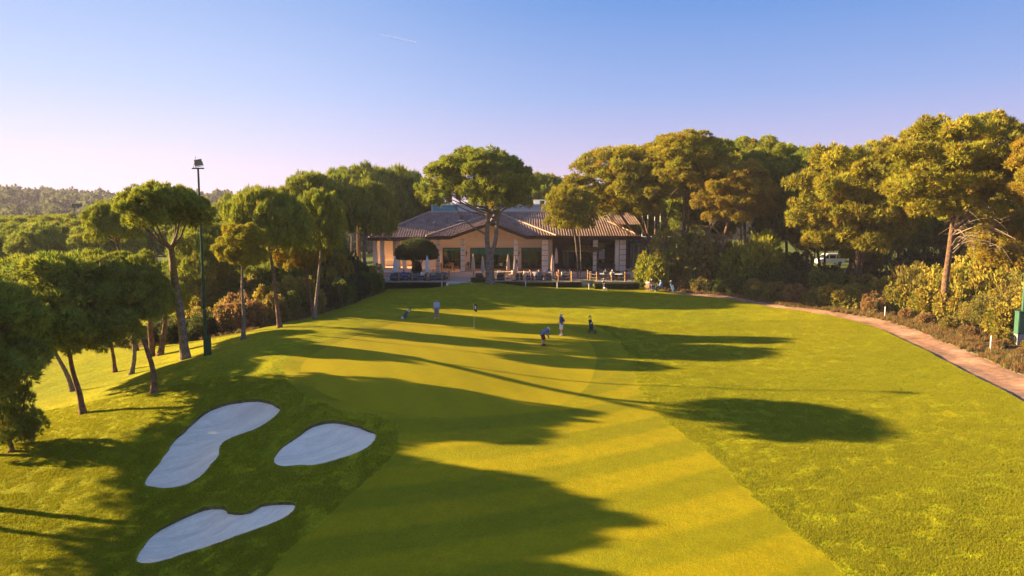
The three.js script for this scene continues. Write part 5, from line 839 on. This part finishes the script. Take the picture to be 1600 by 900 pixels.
const STAND = { pelvis: [0, 0.97, 0], chest: [0, 1.3, -0.01], neck: [0, 1.49, -0.01], head: [0, 1.63, 0.02], shoulderl: [0.18, 1.43, 0], elbowl: [0.26, 1.15, -0.02], wristl: [0.28, 0.92, 0.06], shoulderr: [-0.18, 1.43, 0], elbowr: [-0.26, 1.15, -0.02], wristr: [-0.28, 0.92, 0.06], hipl: [0.09, 0.92, 0], kneel: [0.12, 0.5, 0.03], anklel: [0.13, 0.09, -0.02], toel: [0.16, 0.05, 0.15], hipr: [-0.09, 0.92, 0], kneer: [-0.12, 0.5, 0.02], ankler: [-0.14, 0.09, -0.02], toer: [-0.18, 0.05, 0.15] };
const onGround = (x, d) => [x, ground(x, d) - 0.005, -d];
person('golfer in light blue polo and grey shorts standing at the back of green', onGround(-6.85, 61.6), 0.15, { ...STAND }, { shirt: cloth(0.30, 0.44, 0.66), shorts: cloth(0.20, 0.21, 0.26) });
person('golfer in navy polo, white shorts and white cap with hand on hip', onGround(3.97, 54.4), -1.25, { ...STAND, elbowl: [0.37, 1.2, -0.12], wristl: [0.2, 1.03, 0.03], wristr: [-0.2, 1.0, 0.17] }, { shirt: cloth(0.025, 0.055, 0.22), shorts: cloth(0.66, 0.68, 0.74), hat: cloth(0.7, 0.7, 0.72) });
const PUTT = { pelvis: [0, 0.9, -0.12], chest: [0, 1.13, 0.1], neck: [0, 1.22, 0.25], head: [0, 1.26, 0.37], face: [0, -0.45, 0.9], shoulderl: [0.18, 1.17, 0.19], elbowl: [0.2, 0.93, 0.28], wristl: [0.05, 0.74, 0.36], shoulderr: [-0.18, 1.17, 0.19], elbowr: [-0.2, 0.93, 0.28], wristr: [-0.04, 0.7, 0.36], hipl: [0.1, 0.86, -0.12], kneel: [0.14, 0.48, 0.0], anklel: [0.15, 0.09, -0.06], toel: [0.17, 0.05, 0.11], hipr: [-0.1, 0.86, -0.12], kneer: [-0.14, 0.48, 0.0], ankler: [-0.15, 0.09, -0.06], toer: [-0.17, 0.05, 0.11] };
person('golfer in blue shirt and maroon shorts bent over his putt', onGround(2.35, 49.8), 1.15, PUTT, { shirt: cloth(0.11, 0.19, 0.46), shorts: cloth(0.17, 0.03, 0.035), shoes: shoeDark, hat: cloth(0.6, 0.6, 0.62) });
function golfClub(name, label, a, b, blade) { const g = thing(name, label, 'golf club', a); const o = b.map((v, i) => v - a[i]); mesh('shaft', bar([0, 0, 0], o, 0.007), M.metal, g); mesh('grip', bar([0, 0, 0], o.map((v) => v * 0.26), 0.014), M.iron, g); mesh('club_head', box(...blade, o[0], o[1] + blade[1] / 2, o[2]), M.metal, g); }
{ const p = onGround(2.35, 49.8); golfClub('putter', 'putter held by the golfer bent over his putt', [p[0] + 0.34, p[1] + 0.78, p[2] + 0.16], [p[0] + 0.66, p[1] + 0.015, p[2] + 0.26], [0.04, 0.03, 0.12]); const b = thing('golf_ball', 'white golf ball in front of the putter', 'ball', [p[0] + 0.78, p[1] + 0.026, p[2] + 0.3]); mesh('ball', new THREE.SphereGeometry(0.0215, 12, 8), M.white, b); }
const SIT = { pelvis: [0, 0.56, 0], chest: [0, 0.9, -0.08], neck: [0, 1.08, -0.06], head: [0, 1.22, -0.02], shoulderl: [0.18, 1.02, -0.07], elbowl: [0.25, 0.77, 0.03], wristl: [0.16, 0.66, 0.25], shoulderr: [-0.18, 1.02, -0.07], elbowr: [-0.25, 0.77, 0.03], wristr: [-0.16, 0.66, 0.25], hipl: [0.1, 0.53, 0.02], kneel: [0.14, 0.52, 0.43], anklel: [0.14, 0.1, 0.45], toel: [0.15, 0.06, 0.61], hipr: [-0.1, 0.53, 0.02], kneer: [-0.14, 0.52, 0.43], ankler: [-0.14, 0.1, 0.45], toer: [-0.15, 0.06, 0.61] };
const denim = cloth(0.04, 0.06, 0.12);
{
  const bx = (x, d, a, label, o) => { const p = onGround(x, d); person(label, p, a, SIT, o); return p; };
  const seat = makeChair('garden_chair', 'wooden garden chair under the person in white shirt near the path', M.teak, M.teak, null);
  const p1 = bx(15.6, 77.9, 2.6, 'person in white and blue shirt seated with back turned near path', { shirt: cloth(0.52, 0.60, 0.72), shorts: denim, longs: true });
  seat.position.set(...p1); seat.rotation.y = 2.6;
  const p2 = bx(17.0, 77.9, -1.5, 'person in bright blue shirt seated facing left near the path', { shirt: cloth(0.04, 0.16, 0.50), shorts: denim, longs: true }); copy(seat, p2, -1.5, 'wooden garden chair under the person in bright blue shirt');
  const p3 = bx(16.2, 78.9, 0.2, 'person in dark clothes seated between the two blue shirts', { shirt: cloth(0.05, 0.05, 0.07), shorts: denim, longs: true }); copy(seat, p3, 0.2, 'wooden garden chair under the person in dark clothes');
}
for (const [x, d, a, c, l] of [[-13.2, 83.0, 0.2, [0.03, 0.08, 0.42], 'person in royal blue shirt lounging on the terrace left of steps'], [-10.9, 83.1, -0.2, [0.62, 0.66, 0.74], 'person in white shirt and cap lounging beside royal blue shirt'], [3.3, 83.2, 0.1, [0.09, 0.13, 0.2], 'person in slate shirt lounging on the middle terrace'], [2.2, 83.1, 0, [0.35, 0.30, 0.34], 'person in grey top lounging on the middle terrace'], [5.7, 83.1, 0.2, [0.55, 0.16, 0.12], 'person in red top lounging at the end of the middle terrace'], [-9.6, 83, 0.2, [0.30, 0.36, 0.30], 'person in sage shirt lounging beside the steps'], [12.2, 82.8, 3, [0.62, 0.6, 0.58], 'person in pale shirt seated at the front of dining deck'], [11.6, 84.4, 3, [0.1, 0.12, 0.2], 'person in dark shirt seated on the dining deck']]) person(l, [x, TER - 0.04, -d], a, SIT, { shirt: cloth(...c), shorts: denim, longs: true, hat: c[0] > 0.6 ? cloth(0.7, 0.7, 0.72) : undefined });
// waiter by the glass doors
person('person in black and white standing by the glass doors', [0.45, VER, -88.9], 0, STAND, { shirt: cloth(0.03, 0.03, 0.035), shorts: cloth(0.03, 0.03, 0.035), longs: true, shoes: shoeDark });

// ---------- golf bags ----------
function golfBag(label, x, d, turn, lean, col, trim, wheels) {
  const g = thing('golf_bag', label, 'golf bag', onGround(x, d), turn), b = new THREE.Group(); b.name = 'bag'; b.rotation.x = lean; b.position.y = wheels ? 0.22 : 0.04; g.add(b);
  mesh('bag_body', merge([cyl(0.15, 0.13, 0.85, 0, 0.43, 0, 14), box(0.22, 0.4, 0.12, 0, 0.3, 0.13), box(0.1, 0.5, 0.16, 0.13, 0.42, 0)]), col, b); mesh('bag_bottom', cyl(0.165, 0.165, 0.18, 0, 0.06, 0, 14), trim, b); mesh('bag_collar', new THREE.TorusGeometry(0.135, 0.03, 6, 16).rotateX(Math.PI / 2).translate(0, 0.86, 0), trim, b); mesh('badge', cyl(0.08, 0.08, 0.02, 0, 0, 0, 14).rotateX(Math.PI / 2).translate(0, 0.55, 0.15), M.white, b);
  const r = rng(x * 100 + 7 | 0); for (let k = 0; k < 7; k++) { const a = k * 0.9, hx = Math.cos(a) * 0.08, hz = Math.sin(a) * 0.08, L = 1.0 + r() * 0.18; const c = mesh('club', bar([hx * 0.6, 0.7, hz * 0.6], [hx * 1.3, L, hz * 1.3], 0.007), M.metal, b); mesh('head_cover', new THREE.SphereGeometry(k < 3 ? 0.055 : 0.032, 8, 6).scale(1, 1, 1.3).translate(hx * 1.3, L + 0.03, hz * 1.3), k < 3 ? (k % 2 ? M.white : shoeDark) : M.metal, b); }
  if (wheels) { for (const s of [-1, 1]) { const w = mesh('wheel', new THREE.TorusGeometry(0.13, 0.025, 8, 18).rotateY(Math.PI / 2).translate(s * 0.3, 0.155, 0.1), M.iron, g); mesh('hub', cyl(0.03, 0.03, 0.05).rotateZ(Math.PI / 2).translate(s * 0.3, 0.155, 0.1), M.metal, w); } mesh('frame', merge([bar([-0.3, 0.155, 0.1], [0, 0.3, 0], 0.015), bar([0.3, 0.155, 0.1], [0, 0.3, 0], 0.015), bar([0, 0.3, 0], [0, 0.12, 0.55], 0.015), bar([0, 0.3, -0.1], [0, 1.0, -0.55], 0.014)]), M.metal, g); mesh('front_wheel', new THREE.TorusGeometry(0.1, 0.022, 8, 16).rotateY(Math.PI / 2).translate(0, 0.12, 0.55), M.iron, g); }
  else mesh('stand_legs', merge([bar([-0.08, 0.75, 0.18], [-0.28, 0, 0.55], 0.01), bar([0.08, 0.75, 0.18], [0.28, 0, 0.55], 0.01)]), M.iron, g);
}
const bagTeal = cloth(0.05, 0.11, 0.13), bagBlack = cloth(0.02, 0.022, 0.03);
golfBag('leaning golf bag with white bottom lying left of the light blue golfer', -9.75, 60.4, 1.4, 0.65, bagTeal, M.white, false);
golfBag('black golf bag with white badge on its stand right of the navy golfer', 6.55, 55.6, 0.35, -0.35, bagBlack, shoeDark, true);
golfBag('dark golf trolley parked before the dining deck hedge', 10.7, 78.3, 0.5, -0.4, bagBlack, M.white, true);
golfBag('golf trolley with blue bag at the start of the cart path', 18.3, 76.9, 0.9, -0.4, cloth(0.03, 0.10, 0.25), M.iron, true);

// ---------- van among the trees ----------
{
  const v = thing('white_van', 'white van parked among the trunks of the wood', 'van', [59.6, ground(59.6, 128) + 0.02, -128], 0.1);
  const s = new THREE.Shape(); s.moveTo(-2.4, 0.35); s.lineTo(-2.45, 0.95); s.lineTo(-1.75, 1.15); s.lineTo(-1.05, 1.95); s.lineTo(-0.8, 2.05); s.lineTo(2.35, 2.05); s.lineTo(2.45, 1.8); s.lineTo(2.45, 0.35); s.closePath();
  mesh('body', new THREE.ExtrudeGeometry(s, { depth: 1.7, bevelEnabled: true, bevelSize: 0.06, bevelThickness: 0.06, bevelSegments: 2 }).translate(0, 0, -0.85), std(0.72, 0.70, 0.70, 0.3), v);
  const win = (pts) => { const w = new THREE.Shape(pts.map(([a, b]) => new THREE.Vector2(a, b))); mesh('window', new THREE.ExtrudeGeometry(w, { depth: 0.02, bevelEnabled: false }).translate(0, 0, 0.905), std(0.015, 0.015, 0.02, 0.08), v); };
  win([[-1.5, 1.2], [-1.0, 1.82], [-0.75, 1.85], [-0.75, 1.2]]); win([[-0.55, 1.2], [-0.55, 1.85], [0.6, 1.85], [0.6, 1.2]]); win([[0.8, 1.2], [0.8, 1.85], [2.1, 1.85], [2.1, 1.2]]);
  mesh('windscreen', new THREE.PlaneGeometry(1.4, 0.95).rotateX(-0.85).rotateY(-Math.PI / 2).translate(-1.52, 1.6, 0), std(0.015, 0.015, 0.02, 0.08), v);
  for (const x of [-1.6, 1.5]) for (const z of [-0.8, 0.8]) { const w = mesh('wheel', cyl(0.34, 0.34, 0.22, 0, 0, 0, 18).rotateX(Math.PI / 2).translate(x, 0.34, z), std(0.02, 0.02, 0.02, 0.9), v); mesh('rim', cyl(0.19, 0.19, 0.24, 0, 0, 0, 14).rotateX(Math.PI / 2).translate(x, 0.34, z), M.metal, w); }
  for (const z of [-0.65, 0.65]) mesh('headlight', box(0.08, 0.22, 0.3, -2.48, 0.85, z), lampGlass, v);
}
// contrail high in the sky
{ const c = mesh('cloud_contrail', limb([V(-1006, 1430, -5400), V(-870, 1408, -5420), V(-742, 1383, -5440)], 0.7, 1.9, 6, 6), new THREE.MeshPhysicalMaterial({ color: 0xffffff, roughness: 1, transmission: 0.5, thickness: 0, specularIntensity: 0 })); tag(c, 'thin white contrail high in the clear sky', 'contrail'); }

renderer.render(scene, camera);
